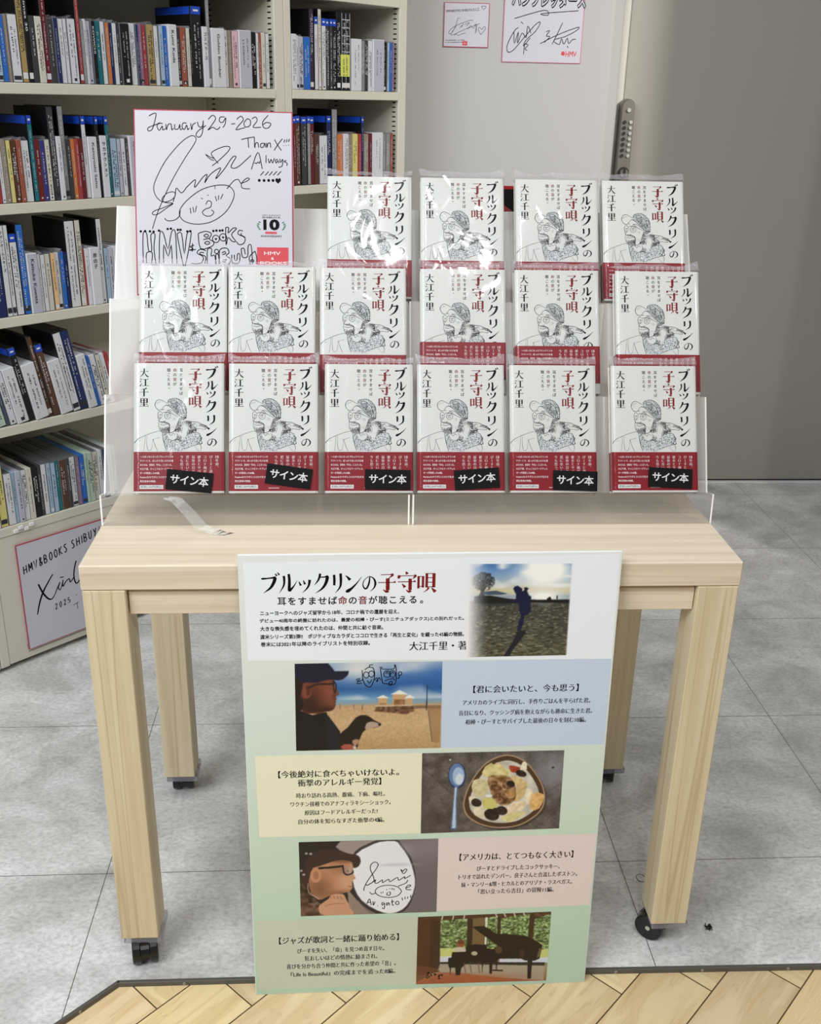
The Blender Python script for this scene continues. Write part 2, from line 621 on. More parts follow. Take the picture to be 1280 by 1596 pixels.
    def text(self, body, u0, v0, w, h, d, mt, bold=0.0, serif=False, rot=0.0, keep=False):
        """line fitted into the box u0,v0,w,h (rot turns it about u0,v0)"""
        P, F = glyphs(body, bold, serif)
        if not len(P):
            return
        lo, hi = P.min(0), P.max(0)
        sx = w / (hi[0] - lo[0])
        sy = h / (hi[1] - lo[1]) if not keep else sx
        cr, sr = math.cos(rot), math.sin(rot)
        vs = []
        for p in P:
            a, b = (p[0] - lo[0]) * sx, (p[1] - lo[1]) * sy
            vs.append((u0 + a * cr - b * sr, -d, v0 + a * sr + b * cr))
        self.add(vs, F, mt)

    def char(self, ch, uc, vc, size, d, mt, bold=0.0, serif=False):
        """one character on its em square centred on uc,vc"""
        P, F = glyphs(ch, bold, serif)
        if not len(P):
            return
        self.add([(uc + (p[0] - 0.5) * size, -d, vc + (p[1] - 0.36) * size) for p in P], F, mt)

    def vtext(self, body, uc, vtop, size, step, d, mt, bold=0.0, serif=False):
        for i, ch in enumerate(body):
            if ch == '。' or ch == '、':
                self.char(ch, uc + size * .55, vtop - size * .5 - i * step + size * .55, size, d, mt, bold, serif)
            elif ch == 'ー':
                self.ribbon([(uc, vtop - i * step - size * .1), (uc, vtop - i * step - size * .9)], size * .1, d, mt)
            else:
                self.char(ch, uc, vtop - size * .5 - i * step, size, d, mt, bold, serif)

    def build(self, name, parent=None, smooth_faces=False, scale=1.0):
        me = bpy.data.meshes.new(name)
        vv = self.v if scale == 1.0 else [(a * scale, b * scale, c * scale) for a, b, c in self.v]
        me.from_pydata(vv, [], self.f)
        for s in self.slots:
            me.materials.append(M[s])
        me.polygons.foreach_set('material_index', self.m)
        if smooth_faces:
            me.polygons.foreach_set('use_smooth', [True] * len(me.polygons))
        me.update()
        o = bpy.data.objects.new(name, me)
        COL.objects.link(o)
        if parent is not None:
            o.parent = parent
        return o


def empty(name, loc, rot=(0, 0, 0)):
    o = bpy.data.objects.new(name, None)
    o.empty_display_size = 0.05
    COL.objects.link(o)
    o.location = loc
    o.rotation_euler = rot
    return o


def tag(o, label, cat, group=None):
    o['label'] = label
    o['category'] = cat
    if group:
        o['group'] = group
    return o


def struct(o):
    o['kind'] = 'structure'
    return o


def recalc(o):
    import bmesh
    bm = bmesh.new()
    bm.from_mesh(o.data)
    bmesh.ops.recalc_face_normals(bm, faces=bm.faces)
    bm.to_mesh(o.data)
    bm.free()


# ------------------------------------------------------------------ brush lettering (unit box, x right, y down)
MIN = {
    'ブ': [[(.07, .25, .03), (.14, .27, .08), (.45, .25, .055), (.74, .22, .08)], [(.70, .20, .05), (.79, .25, .13), (.70, .50, .12), (.52, .74, .09), (.16, .98, .01)], [(.80, .02, .03), (.89, .14, .08)], [(.93, -.03, .03), (1.02, .09, .08)]],
    'ル': [[(.27, .14, .10), (.29, .34, .09), (.25, .62, .07), (.0, .98, .01)], [(.55, .05, .10), (.58, .40, .11), (.56, .84, .12), (.66, .80, .09), (.84, .62, .05), (1.02, .36, .01)]],
    'ッ': [[(.12, .42, .03), (.24, .62, .10)], [(.40, .36, .03), (.50, .56, .10)], [(.80, .34, .12), (.74, .60, .09), (.58, .80, .06), (.32, .98, .01)]],
    'ク': [[(.38, .04, .10), (.34, .22, .09), (.22, .42, .06), (.04, .60, .01)], [(.34, .22, .04), (.62, .21, .055), (.76, .18, .08)], [(.72, .16, .06), (.80, .22, .13), (.70, .52, .12), (.48, .78, .08), (.10, 1.0, .01)]],
    'リ': [[(.24, .10, .11), (.26, .40, .11), (.24, .62, .10)], [(.72, .04, .12), (.74, .45, .11), (.66, .72, .08), (.32, 1.0, .01)]],
    'ン': [[(.08, .14, .02), (.20, .22, .07), (.34, .36, .13)], [(.10, .94, .05), (.22, .90, .14), (.44, .76, .09), (.70, .52, .05), (.98, .20, .01)]],
    'の': [[(.54, .16, .05), (.50, .48, .08), (.36, .76, .08), (.20, .80, .075), (.08, .60, .05), (.18, .34, .035), (.50, .15, .03), (.80, .26, .07), (.92, .52, .10), (.82, .78, .06), (.56, .96, .01)]],
    '子': [[(.16, .12, .03), (.74, .11, .03)], [(.70, .09, .02), (.80, .12, .10), (.70, .22, .05), (.52, .34, .02)], [(.54, .30, .15), (.54, .88, .15)], [(.58, .90, .12), (.46, .95, .10), (.28, .84, .01)], 'h', (.02, .98, .50)],
    '守': [[(.46, -.02, .05), (.53, .10, .13)], [(.13, .15, .10), (.10, .24, .12), (.05, .32, .02)], [(.12, .18, .03), (.88, .18, .03)], [(.88, .14, .03), (.95, .19, .10), (.80, .34, .01)], 'h', (.04, .98, .47), [(.68, .32, .13), (.68, .88, .13)], [(.72, .90, .10), (.62, .96, .09), (.46, .86, .01)], [(.26, .56, .02), (.42, .74, .13)]],
    '唄': [[(.08, .20, .09), (.08, .80, .09)], [(.31, .20, .09), (.31, .76, .09)], [(.06, .22, .03), (.33, .22, .03)], [(.08, .70, .03), (.31, .70, .03)], [(.50, .06, .10), (.50, .76, .10)], [(.87, .06, .12), (.87, .76, .12)], [(.48, .08, .03), (.90, .08, .03)], [(.5, .28, .03), (.87, .28, .03)], [(.5, .50, .03), (.87, .50, .03)], [(.5, .72, .03), (.87, .72, .03)], [(.62, .76, .08), (.52, .88, .05), (.34, 1.0, .01)], [(.74, .76, .02), (.84, .86, .08), (.96, .98, .14)]],
    '大': ['h', (.04, .96, .36), [(.52, .02, .11), (.50, .36, .10), (.34, .72, .07), (.02, .99, .01)], [(.51, .38, .02), (.64, .68, .07), (.82, .88, .10), (1.0, .97, .06)]],
    '江': [[(.08, .06, .02), (.22, .20, .11)], [(.02, .34, .02), (.15, .47, .11)], [(.06, .97, .10), (.15, .84, .07), (.30, .54, .01)], 'h', (.36, .96, .16), [(.65, .16, .12), (.65, .90, .12)], 'h', (.28, 1.0, .91)],
    '千': [[(.78, .06, .11), (.54, .15, .06), (.18, .22, .01)], 'h', (.02, .98, .50), [(.50, .16, .12), (.50, 1.0, .12)]],
    '里': [[(.17, .08, .09), (.17, .58, .09)], [(.83, .08, .11), (.83, .58, .11)], [(.15, .11, .03), (.86, .11, .03)], [(.17, .32, .03), (.83, .32, .03)], [(.17, .54, .03), (.83, .54, .03)], [(.50, .10, .11), (.50, .92, .11)], 'h', (.10, .90, .73), 'h', (.0, 1.0, .94)],
}


def brush(mb, ch, u, v, w, h, d, mt, slant=0.0, k=1.0):
    """character in the box with lower left u,v"""
    def T(x, y):
        return (u + x * w + slant * (0.5 - y) * h, v + (1 - y) * h)
    wid = (w + h) / 2 * k
    it = iter(MIN[ch])
    for st in it:
        if st == 'h':
            x0, x1, y = next(it)
            mb.ribbon([T(x0, y), T(x1, y)], .034 * wid, d, mt)
            mb.poly([T(x1 - .15, y - .0), T(x1 - .06, y - .085), T(x1 + .01, y + .012)], d, mt)
        else:
            mb.ribbon([T(a[0], a[1]) for a in st], [a[2] * wid for a in st], d, mt, sm=5 if len(st) > 2 else 0)


# hand lettering, single strokes
HAND = {
    'H': [[(0, 1), (0, 0)], [(.6, 1), (.6, 0)], [(0, .5), (.6, .5)]], 'M': [[(0, 0), (.05, 1), (.35, .3), (.65, 1), (.7, 0)]], 'V': [[(0, 1), (.3, 0), (.65, 1)]],
    '&': [[(.6, 0), (.15, .75), (.3, 1), (.45, .8), (.1, .3), (.2, 0), (.45, .05), (.65, .4)]], 'B': [[(0, 0), (0, 1), (.4, .9), (.4, .6), (.05, .52), (.5, .4), (.45, .05), (0, 0)]],
    'O': [[(.3, 1), (.05, .7), (.1, .2), (.35, 0), (.6, .3), (.55, .8), (.3, 1)]], 'K': [[(0, 1), (0, 0)], [(.55, 1), (.05, .5), (.6, 0)]], 'S': [[(.5, .9), (.25, 1), (.05, .78), (.4, .45), (.45, .12), (.2, 0), (0, .12)]],
    'I': [[(.1, 1), (.1, 0)]], 'U': [[(0, 1), (.05, .2), (.3, 0), (.52, .25), (.55, 1)]], 'Y': [[(0, 1), (.3, .5)], [(.6, 1), (.2, 0)]], 'A': [[(0, 0), (.3, 1), (.6, 0)], [(.1, .4), (.5, .4)]],
    '2': [[(.05, .75), (.3, 1), (.5, .7), (.05, 0), (.55, .08)]], '0': [[(.3, 1), (.05, .6), (.2, 0), (.5, .3), (.45, .9), (.3, 1)]], '5': [[(.5, 1), (.1, .95), (.08, .55), (.45, .5), (.45, .1), (.02, .02)]], ' ': [],
}


def hand(mb, s, u, v, h, du, d, mt, w, rise=0.0):
    x = 0
    for ch in s:
        for st in HAND[ch]:
            mb.ribbon([(u + (x + a[0] * .9) * du, v + a[1] * h + rise * (x + a[0]) * du) for a in st], w, d, mt, sm=4 if len(st) > 3 else 0)
        x += 1 if ch not in 'I ' else 0.55


# ================================================================== SETTING
# tiled floor (a low platform) and the oak floor in front of it
EDGE = [(-1.6, -1.172), (-0.453, -0.028), (0.28, -0.031), (3.2, -0.07)]
mb = MB()
ring = EDGE + [(3.2, 2.6), (-3.0, 2.6), (-3.0, -1.172)]
n = len(ring)
tri = tessellate_polygon([[Vector((p[0], p[1], 0)) for p in ring]])
mb.add([(p[0], p[1], 0) for p in ring], [t for t in tri], 'tile')
for i in range(3):
    a, b = EDGE[i], EDGE[i + 1]
    mb.quad([(a[0], a[1], -.008), (b[0], b[1], -.008), (b[0], b[1], 0), (a[0], a[1], 0)], 'tile')
fl = struct(mb.build('floor'))
recalc(fl)
mb = MB()
# herringbone planks
W = 0.1012
LN = 6


def pq(p, q):
    s = math.sqrt(.5)
    return ((p + q) * s, (p - q) * s)


verts, faces, uvs, cols = [], [], [], []
P0 = 0.253 / math.sqrt(2)
Q0 = (0.408 - 0.143) / math.sqrt(2)
gap = 0.0011


def plank(p0, p1, q0, q1, along_p):
    c = [(p0 + gap, q0 + gap), (p1 - gap, q0 + gap), (p1 - gap, q1 - gap), (p0 + gap, q1 - gap)]
    pts = [pq(*a) for a in c]
    cx = sum(a[0] for a in pts) / 4
    cy = sum(a[1] for a in pts) / 4
    if cx < -1.9 or cx > 2.2 or cy > 0.35 or cy < -1.6:
        return
    b = len(verts)
    verts.extend([(a[0], a[1], -.008) for a in pts])
    area = sum(pts[i][0] * pts[(i + 1) % 4][1] - pts[(i + 1) % 4][0] * pts[i][1] for i in range(4))
    faces.append((b, b + 1, b + 2, b + 3) if area > 0 else (b + 3, b + 2, b + 1, b))
    ou, ov = RNG.uniform(0, 50), RNG.uniform(0, 50)
    us = [(a[0] + ou, a[1] + ov) if along_p else (a[1] + ou, a[0] + ov) for a in c]
    uvs.extend(us if area > 0 else us[::-1])
    t = RNG.uniform(0.86, 1.06)
    cols.extend([(t, t * RNG.uniform(.97, 1.01), t * RNG.uniform(.9, 1.0), 1)] * 4)


for s in range(-4, 5):
    for k in range(-40, 40):
        p, q = k - s * LN, k + s * LN
        plank(P0 + (p - LN) * W, P0 + p * W, Q0 + q * W, Q0 + (q + 1) * W, True)
        plank(P0 + p * W, P0 + (p + 1) * W, Q0 + (q + 1 - LN) * W, Q0 + (q + 1) * W, False)
me = bpy.data.meshes.new('floor_oak')
b = len(verts)
verts += [(-2.5, -1.8, -.0086), (3.0, -1.8, -.0086), (3.0, .4, -.0086), (-2.5, .4, -.0086)]
faces.append((b, b + 1, b + 2, b + 3))
uvs += [(0, 0)] * 4
cols += [(.16, .12, .08, 1)] * 4
me.from_pydata(verts, [], faces)
ul = me.uv_layers.new(name='grain')
ul.data.foreach_set('uv', np.array(uvs, 'f').ravel())
ca = me.color_attributes.new('print', 'FLOAT_COLOR', 'CORNER')
ca.data.foreach_set('color', np.array(cols, 'f').ravel())
me.materials.append(M['plank'])
fo = bpy.data.objects.new('floor_oak', me)
COL.objects.link(fo)
struct(fo)

# metal edging strips with screws
for i, nm in ((0, 'trim_1'), (1, 'trim_2'), (2, 'trim_3')):
    a, b = Vector((*EDGE[i], 0)), Vector((*EDGE[i + 1], 0))
    dr = (b - a).normalized()
    L_ = (b - a).length
    mb = MB()
    mb.bevbox(0, L_, -0.006, 0.0, -.0085, 0.0008, 'trim', .0006)
    x = 0.07
    while x < L_:
        mb.cyl((L_ - x, -.0068, -.0038), 'y', .0024, .001, 'alu', 10)
        mb.box(L_ - x - .002, L_ - x + .002, -.0071, -.0068, -.0042, -.0034, 'slot')
        x += 0.14
    o = struct(mb.build(nm))
    o.matrix_world = Matrix.Translation(a) @ Matrix.Rotation(math.atan2(dr.y, dr.x), 4, 'Z')

# back wall, white panel, door with its sill
YW = 2.17
mb = MB()
mb.box(-0.6, 0.775, YW + 0.005, YW + .12, 0, 3.0, 'wall')
struct(mb.build('wall_back'))
mb = MB()
mb.box(0.775, 1.93, YW, YW + .05, .0125, 2.6, 'door_beige')
mb.box(0.775, 1.93, YW + .006, YW + .05, 0.0055, .0125, 'gap')
struct(mb.build('door_1'))
mb = MB()
mb.bevbox(0.755, 1.93, YW - .007, YW + .02, 0, .0055, 'white', .0008)
struct(mb.build('trim_4'))
mb = MB()
mb.box(1.935, 3.4, YW, YW + .05, 0.0, 3.0, 'wall')
mb.box(0.775, 1.935, YW, YW + .05, 2.605, 3.0, 'wall')
struct(mb.build('wall_right'))
# white panel that stands proud of the door, with a rounded return
mb = MB()
prof = [(-.02, YW - .045), (.690, YW - .045), (.702, YW - .045), (.712, YW - .043), (.742, YW - .026), (.748, YW - .02), (.748, YW + .004), (-.02, YW + .004)]
nn = len(prof)
mb.add([(x, y, 0) for x, y in prof] + [(x, y, 2.9) for x, y in prof], [(i, (i + 1) % nn, nn + (i + 1) % nn, nn + i) for i in range(nn)] + [tuple(range(nn))[::-1], tuple(range(nn, 2 * nn))], 'door_white')
struct(mb.build('wall_panel'))
# unseen pillar added on the right, so its edge shades the right of the door
mb = MB()
mb.box(1.64, 2.0, .95, 1.2, 0, 3.0, 'wall')
struct(mb.build('shade_blocker'))

# push-button lock on the door edge
lk = empty('keypad_lock', (.782, YW, 1.05))
tag(lk, 'grey push-button door lock mounted on the edge of the beige door', 'lock')
mb = MB()
nn = 12
prof = []
for i in range(nn + 1):
    a = math.pi * i / nn
    prof.append((.0225 * math.cos(a), .215 + .0225 * math.sin(a)))
prof += [(-.0235, -.05), (.0235, -.05)]
k = len(prof)
fr = [(x * .86, -.042, z * .985) for x, z in prof]
mid = [(x, -.030, z) for x, z in prof]
bk = [(x, -.0005, z) for x, z in prof]
mb.add(fr + mid + bk, [(i, (i + 1) % k, k + (i + 1) % k, k + i) for i in range(k)] + [(k + i, k + (i + 1) % k, 2 * k + (i + 1) % k, 2 * k + i) for i in range(k)] + [tuple(range(k))], 'lockgrey')
o = mb.build('lock_body', lk)
recalc(o)
for r in range(7):
    for c in (-1, 1):
        mb = MB()
        mb.cyl((c * .0095, -.0415, .170 - r * .0165), 'y', .0052, -.006, 'lockdark' if c < 0 else 'alu', 12)
        o = mb.build('button', lk)
        recalc(o)
mb = MB()
mb.cyl((0, -.0415, .205), 'y', .006, -.007, 'alu', 14)
o = mb.build('latch_knob', lk)
recalc(o)
mb = MB()
mb.cyl((0, -.0415, .020), 'y', .017, -.006, 'lockdark', 20)
mb.cyl((0, -.0475, .020), 'y', .012, -.012, 'lockgrey', 20)
mb.box(-.003, .003, -.064, -.0595, .006, .034, 'lockdark')
o = mb.build('thumb_turn', lk)
recalc(o)

# ================================================================== BOOKCASE  (local x along the shelf front, y into the shelf)
SB = Vector((-.914, .887, 0))
SA = math.radians(44.7)
SM = Matrix.Translation(SB) @ Matrix.Rotation(SA, 4, 'Z')
BT = .0215
LEV = [.357, .5877, .825, 1.0575, 1.291, 1.5245]
DEP = .29


def bookcase(s0, s1, levels, label, up_left, up_right):
    root = empty('bookcase', (0, 0, 0))
    root.matrix_world = SM @ Matrix.Translation((s0, 0, 0))
    tag(root, label, 'bookcase')
    wd = s1 - s0
    for x0, x1, side in ((0, up_left, 1), (wd - up_right, wd, -1)):
        mb = MB()
        mb.bevbox(x0, x1, 0.0, DEP, 0.012, 2.05, 'steel', .0015)
        z = .40
        while z < 2.0:
            xx = x1 if side > 0 else x0
            e = .0004 * side
            for yy in (.010, .245):
                mb.add([(xx + e, yy, z), (xx + e, yy + .013, z), (xx + e, yy + .013, z + .0032), (xx + e, yy, z + .0032)], [(0, 1, 2, 3)], 'slot')
            z += .0125
        mb.build('upright', root)
    mb = MB()
    mb.box(up_left, wd - up_right, DEP - .006, DEP, .02, 2.05, 'steel')
    mb.box(up_left, wd - up_right, DEP - .0075, DEP - .006, 1.39, 1.3925, 'slot')
    mb.build('back_panel', root)
    for z in levels:
        mb = MB()
        mb.bevbox(up_left + .0008, wd - up_right - .0008, -.001, DEP - .008, z - BT, z, 'steel', .0012)
        mb.build('shelf_board', root)
    mb = MB()
    z1 = levels[0] - BT - .0005
    mb.bevbox(up_left + .0005, wd - up_right - .0005, .001, DEP - .01, .014, z1, 'steel', .0015)
    mb.ribbon([(up_left + .0485, .05), (up_left + .0485, .03), (wd - up_right - .05, .03)], .0012, -.0008, 'slot')
    mb.build('base_panel', root)
    mb = MB()
    mb.box(.01, wd - .01, .03, DEP - .02, 0, .0125, 'gap')
    mb.build('plinth', root)
    return root, wd


bc1, w1 = bookcase(0.005, 0.9345, LEV, 'cream steel bookcase of discs behind the table, the wider left bay', .022, .031)
bc2, w2 = bookcase(0.9355, 1.386, LEV, 'cream steel bookcase of discs beside the white wall, the narrow right bay', .0225, .031)
bc0, w0 = bookcase(-0.60, 0.0035, LEV, 'cream steel bookcase end panel at the left edge beside the wide bay', .03, .022)
# small white price clips on the lowest shelf edge of the wide bay
for i, s in enumerate((.083, .096, .108, .122)):
    mb = MB()
    mb.bevbox(-.0055, .0055, -.0065, -.0015, 0, .008, 'white', .0006)
    o = mb.build('shelf_clip')
    o.matrix_world = SM @ Matrix.Translation((s, 0, LEV[0] - BT + .004 + (i % 2) * .006))
    tag(o, 'small white clip on the lowest shelf edge, %s of four from the left' % ('first', 'second', 'third', 'last')[i], 'clip', 'clips on the lowest shelf edge')

# ---- the discs.  each row: start end kind colour [spine words], millimetres along the shelf front
ROWS = {
    'r1': (LEV[4], 'top shelf of the wide bay', 0, """180 191 c sky|191 203 c blue|203 211 c taupe|211 232 c white|232 246 d gold|246 257 d black 30_times_30|257 270 c charcoal|270 285 c cream|285 298 d maroon|298 311 c charcoal|311 321 c navy|321 333 c white|333 342 c white|342 362 c white|362 371 d red|371 379 c grey|379 386 c white|386 397 c lilac|397 407 c black KOWICHI|407 419 c teal|419 430 c white|430 440 c orange|440 448 c navy|448 459 c white|459 467 c charcoal|467 492 c black|492 507 c white|507 513 c navy|513 523 c mauve|523 535 c red|535 554 c gold|554 566 c white|566 578 c sky|578 591 c blue|591 615 v white Kumi_Koda|615 626 c charcoal|626 640 c brick|640 651 c cream|651 657 c black|657 686 b black|686 701 v white ゴスペラーズ|701 712 d grey|712 751 v white Golden_Bomber|751 762 c white|762 772 c taupe|772 792 c pink|792 831 v lilac|831 848 c black|848 854 c white|854 864 c brick|864 876 c cream|876 888 c white"""),
    'r2': (LEV[3], 'second shelf of the wide bay', 0, """146 156 c red|156 165 c white|165 175 c taupe|175 185 c yellow|185 199 c brown|199 209 c brick|209 227 c white|227 238 b teal|238 250 c maroon|250 261 c indigo|261 273 c cream|273 288 d charcoal|288 300 v white|300 313 d grey|313 322 c charcoal|322 333 c orange|333 342 c red|342 352 c maroon|352 363 b white|363 386 v white Kazuyoshi_Saito|386 394 b black|394 410 v white サカナクション|410 420 b teal|420 437 c sky|437 447 c lilac|447 459 c white|459 467 c charcoal|467 491 v lilac Ryuichi_Sakamoto|491 502 c white|502 513 c navy|513 524 c cream"""),
    'r3': (LEV[2], 'third shelf of the wide bay', 0, """114 134 c navy|134 147 d white サザンオールスターズ|147 157 d white|157 174 b white|174 190 d blue|190 215 v lilac Keisuke_Kuwata|215 222 c white|222 233 c white|233 246 c cream|246 257 c peach|257 268 c white|268 279 c blue|279 288 c navy|288 313 d white|313 327 d cream|327 332 c red|332 342 c white|342 366 v white 原由子|366 379 d white|379 391 c sky|391 403 c lilac|403 414 c white|414 425 c charcoal|425 436 c white|436 447 c maroon"""),
    'r4': (LEV[1], 'fourth shelf of the wide bay', 10, """75 99 c mint|99 108 c slate|108 124 c white|124 152 v white|152 169 b black|169 201 v white|201 213 d brown|213 231 b brown|231 262 v white|262 282 d white|282 304 d navy|304 326 v white|326 337 c blue|337 352 c white|352 364 c cream|364 376 c white|376 388 c red"""),
    'r5': (LEV[0], 'lowest shelf of the wide bay', 0, """37 54 c white|54 73 d yellow|73 92 c white|92 101 c sky|101 114 c lilac|114 128 c white|128 141 c cream|141 156 c black|156 164 c charcoal|164 177 c white|177 188 c sky|188 200 c sky|200 210 c teal|210 228 c brown|228 237 c charcoal|237 252 c white|252 262 c mauve|262 276 c blue|276 283 c mint|283 297 c mint|297 313 c cream|313 324 c white|324 336 c navy|336 348 c white|348 360 c mint"""),
    'q1': (LEV[4], 'upper shelf of the narrow bay', 0, """959 976 v white|976 985 c white|985 1000 c lilac|1000 1025 c blue|1025 1039 d plum|1039 1052 b white|1052 1064 d cream|1064 1080 b white|1080 1094 b charcoal|1094 1105 b charcoal|1105 1119 b black|1119 1134 d black|1134 1169 d black|1171 1209 v white|1209 1223 c grey|1223 1238 c charcoal|1238 1253 c white|1253 1297 v lilac|1297 1310 c black|1310 1320 c sky|1320 1331 c blue|1331 1340 c mauve"""),
    'q2': (LEV[3], 'lower shelf of the narrow bay', 0, """959 969 b maroon|969 987 b brown|987 1008 b charcoal|1008 1020 b grey|1020 1036 b maroon|1036 1050 c brown|1050 1081 c white|1081 1098 b navy|1098 1119 d grey|1119 1142 c orange|1142 1161 c white|1161 1179 c taupe|1179 1199 c yellow|1199 1212 c red|1212 1222 b navy|1222 1242 c taupe|1242 1253 c maroon|1253 1295 v white|1295 1308 c grey|1308 1327 c grey|1327 1340 c brick"""),
    'q0': (LEV[5], 'topmost shelf of the narrow bay, at the picture edge', 0, """1225 1242 c red|1243 1262 c red|1263 1275 c cream|1276 1296 c red|1297 1318 c red|1319 1338 c red"""),
}
KIND = {'c': ('cd_case', 'CD case', .125, .142), 'd': ('dvd_case', 'tall DVD case', .190, .136), 'b': ('bluray_case', 'Blu-ray case', .171, .137), 'v': ('index_divider', 'index divider block', .129, .135)}
ORD = lambda i: '%d%s' % (i, 'th' if 10 <= i % 100 <= 20 else {1: 'st', 2: 'nd', 3: 'rd'}.get(i % 10, 'th'))
DARKC = {'blue', 'navy', 'black', 'charcoal', 'maroon', 'red', 'brick', 'orange', 'brown', 'teal', 'plum', 'slate', 'indigo', 'grey', 'taupe', 'mauve'}
for key, (z0, where, leanrow, tab) in ROWS.items():
    items = [t.split() for t in tab.split('|')]
    for i, t in enumerate(items):
        s0, s1, kd, colr = float(t[0]) / 1000, float(t[1]) / 1000, t[2], t[3]
        words = t[4].replace('_', ' ') if len(t) > 4 else None
        nm, kname, h, dp = KIND[kd]
        if key == 'r5':
            dp = .2
        w = s1 - s0 - .0009
        rr = random.Random(key + str(i))
        h += rr.uniform(-.0015, .0015)
        mb = MB()
        side = 'caseblack' if kd in 'db' else ('caseclear' if kd == 'c' else 'c_white')
        if kd == 'c' and rr.random() < .35:
            side = 'c_' + colr
        mb.bevbox(0, w, 0, dp, 0, h, side, min(.0012, w * .2))
        sp = 'c_' + colr
        e = .0004
        if kd == 'b':
            mb.rect(w * .06, .002, w * .94, h - .018, e, sp)
            mb.rect(w * .04, h - .017, w * .96, h - .001, e, 'caseblue')
            mb.rect(w * .25, h - .011, w * .75, h - .007, e * 2, 'printlight')
            for xx, sg in ((-e, 1), (w + e, -1)):
                q = [(xx, .004, h - .017), (xx, .004, h - .0015), (xx, dp - .004, h - .0015), (xx, dp - .004, h - .017)]
                mb.quad(q, 'caseblue')
        else:
            mb.rect(w * .05, .0015, w * .95, h - .0015, e, sp)
        if kd == 'd' or (kd == 'c' and rr.random() < .25):
            mb.rect(w * .1, h * .04, w * .9, h * .1, e * 1.5, rr.choice(['printlight', 'printdark']))
        pr = 'printlight' if colr in DARKC else 'printdark'
        top = h - (.024 if kd == 'b' else .010)
        if words:
            asc = all(ord(c) < 128 for c in words)
            if asc:
                L_ = min(.095, .0075 * len(words))
                hh = min(w * .45, .0075)
                mb.text(words, w * .5 - hh * .5, top - .002, L_, hh, e * 2, pr, .012, rot=-math.pi / 2)
            else:
                sz = min(w * .62, .0105)
                mb.vtext(words, w * .5, top - .002, sz, min(sz * 1.15, (h - .03) / len(words)), e * 2, pr, .015)
        elif w > .005:
            nlines = 1 if w < .013 else 2
            for ln in range(nlines):
                uu = w * (.5 if nlines == 1 else (.34, .66)[ln])
                zz = top - rr.uniform(0, .02)
                end = rr.uniform(.012, h * .5)
                sz = min(w * .34, .0046) * rr.uniform(.6, 1.0)
                while zz > end:
                    g = rr.uniform(.5, 1.1) * sz
                    if rr.random() < .8:
                        t_ = sz * .11
                        for q in range(3):
                            if rr.random() < .5:
                                zq_ = zz - g * rr.uniform(.1, .9)
                                mb.rect(uu - sz * rr.uniform(.25, .5), zq_ - t_, uu + sz * rr.uniform(.25, .5), zq_ + t_, e * 2, pr)
                            else:
                                uq = uu + sz * rr.uniform(-.4, .4)
                                mb.rect(uq - t_, zz - g * rr.uniform(.6, .95), uq + t_, zz - g * rr.uniform(0, .3), e * 2, pr)
                    zz -= g * 1.15
            if rr.random() < .25:
                mb.rect(w * .34, .006, w * .66, .006 + w * .28, e * 2, pr)
        if key == 'q1' and i == 12:
            for r_ in range(9):
                mb.rect(w * .06, .018 + r_ * .019, w * .94, .0195 + r_ * .019, e * 2, 'printlight')
            for uu in (.08, .5, .92):
                mb.rect(w * uu - .0006, .004, w * uu + .0006, h - .004, e * 2, 'printlight')
        if kd == 'c' and key != 'r5' and rr.random() < .55:      # loose top of the clear sleeve
            f1, f2, f3 = (rr.uniform(.002, .0065) for _ in range(3))
            ys_ = (.001, .018, .05, .09)
            for xa in (w * .12, w * .88):
                vs_ = []
                for yy, ff in zip(ys_, (f1, f2, f3, .001)):
                    vs_ += [(xa, yy, h - .0003), (w * .5 + rr.uniform(-.3, .3) * w, yy + rr.uniform(-.002, .002), h + ff)]
                mb.add(vs_, [(0, 1, 3, 2), (2, 3, 5, 4), (4, 5, 7, 6)], 'crumple')
        o = mb.build(nm)
        fwd = rr.uniform(0.0005, .005) if kd != 'v' else -.0015
        o.matrix_world = SM @ Matrix.Translation((s0, fwd + .001, z0 + .0002)) @ Matrix.Rotation(-math.radians(leanrow), 4, 'Y')
        if leanrow:
            o.matrix_world = SM @ Matrix.Translation((s0 - w * math.cos(math.radians(leanrow)) * 0, fwd + .001, z0 + .0004 + 0)) @ Matrix.Translation((w, 0, 0)) @ Matrix.Rotation(-math.radians(leanrow), 4, 'Y') @ Matrix.Translation((-w * 1.0, 0, 0)) if False else SM @ Matrix.Translation((s0, fwd + .001, z0 + .0004)) @ Matrix.Rotation(-math.radians(leanrow), 4, 'Y')
        lab = '%s %s, %s from the left on the %s' % (colr, kname, ORD(i + 1), where.replace(', at the picture edge', ''))
        tag(o, lab, 'case' if kd != 'v' else 'divider', 'discs on the ' + where)
        if key == 'q1' and i == 12:
            m2 = MB()
            m2.rect(-.004, .035, .030, .088, .0022, 'note')
            for q in range(2):
                for r_ in range(14):
                    if rr.random() < .8:
                        m2.rect(.006 + q * .011, .078 - r_ * .0026, .0095 + q * .011, .0796 - r_ * .0026, .0025, 'printdark')
            m2.rect(.005, .038, .011, .0395, .0025, 'printdark')
            m2.rect(.016, .038, .022, .0395, .0025, 'printdark')
            nt_ = m2.build('yellow_note')
            nt_.parent = o

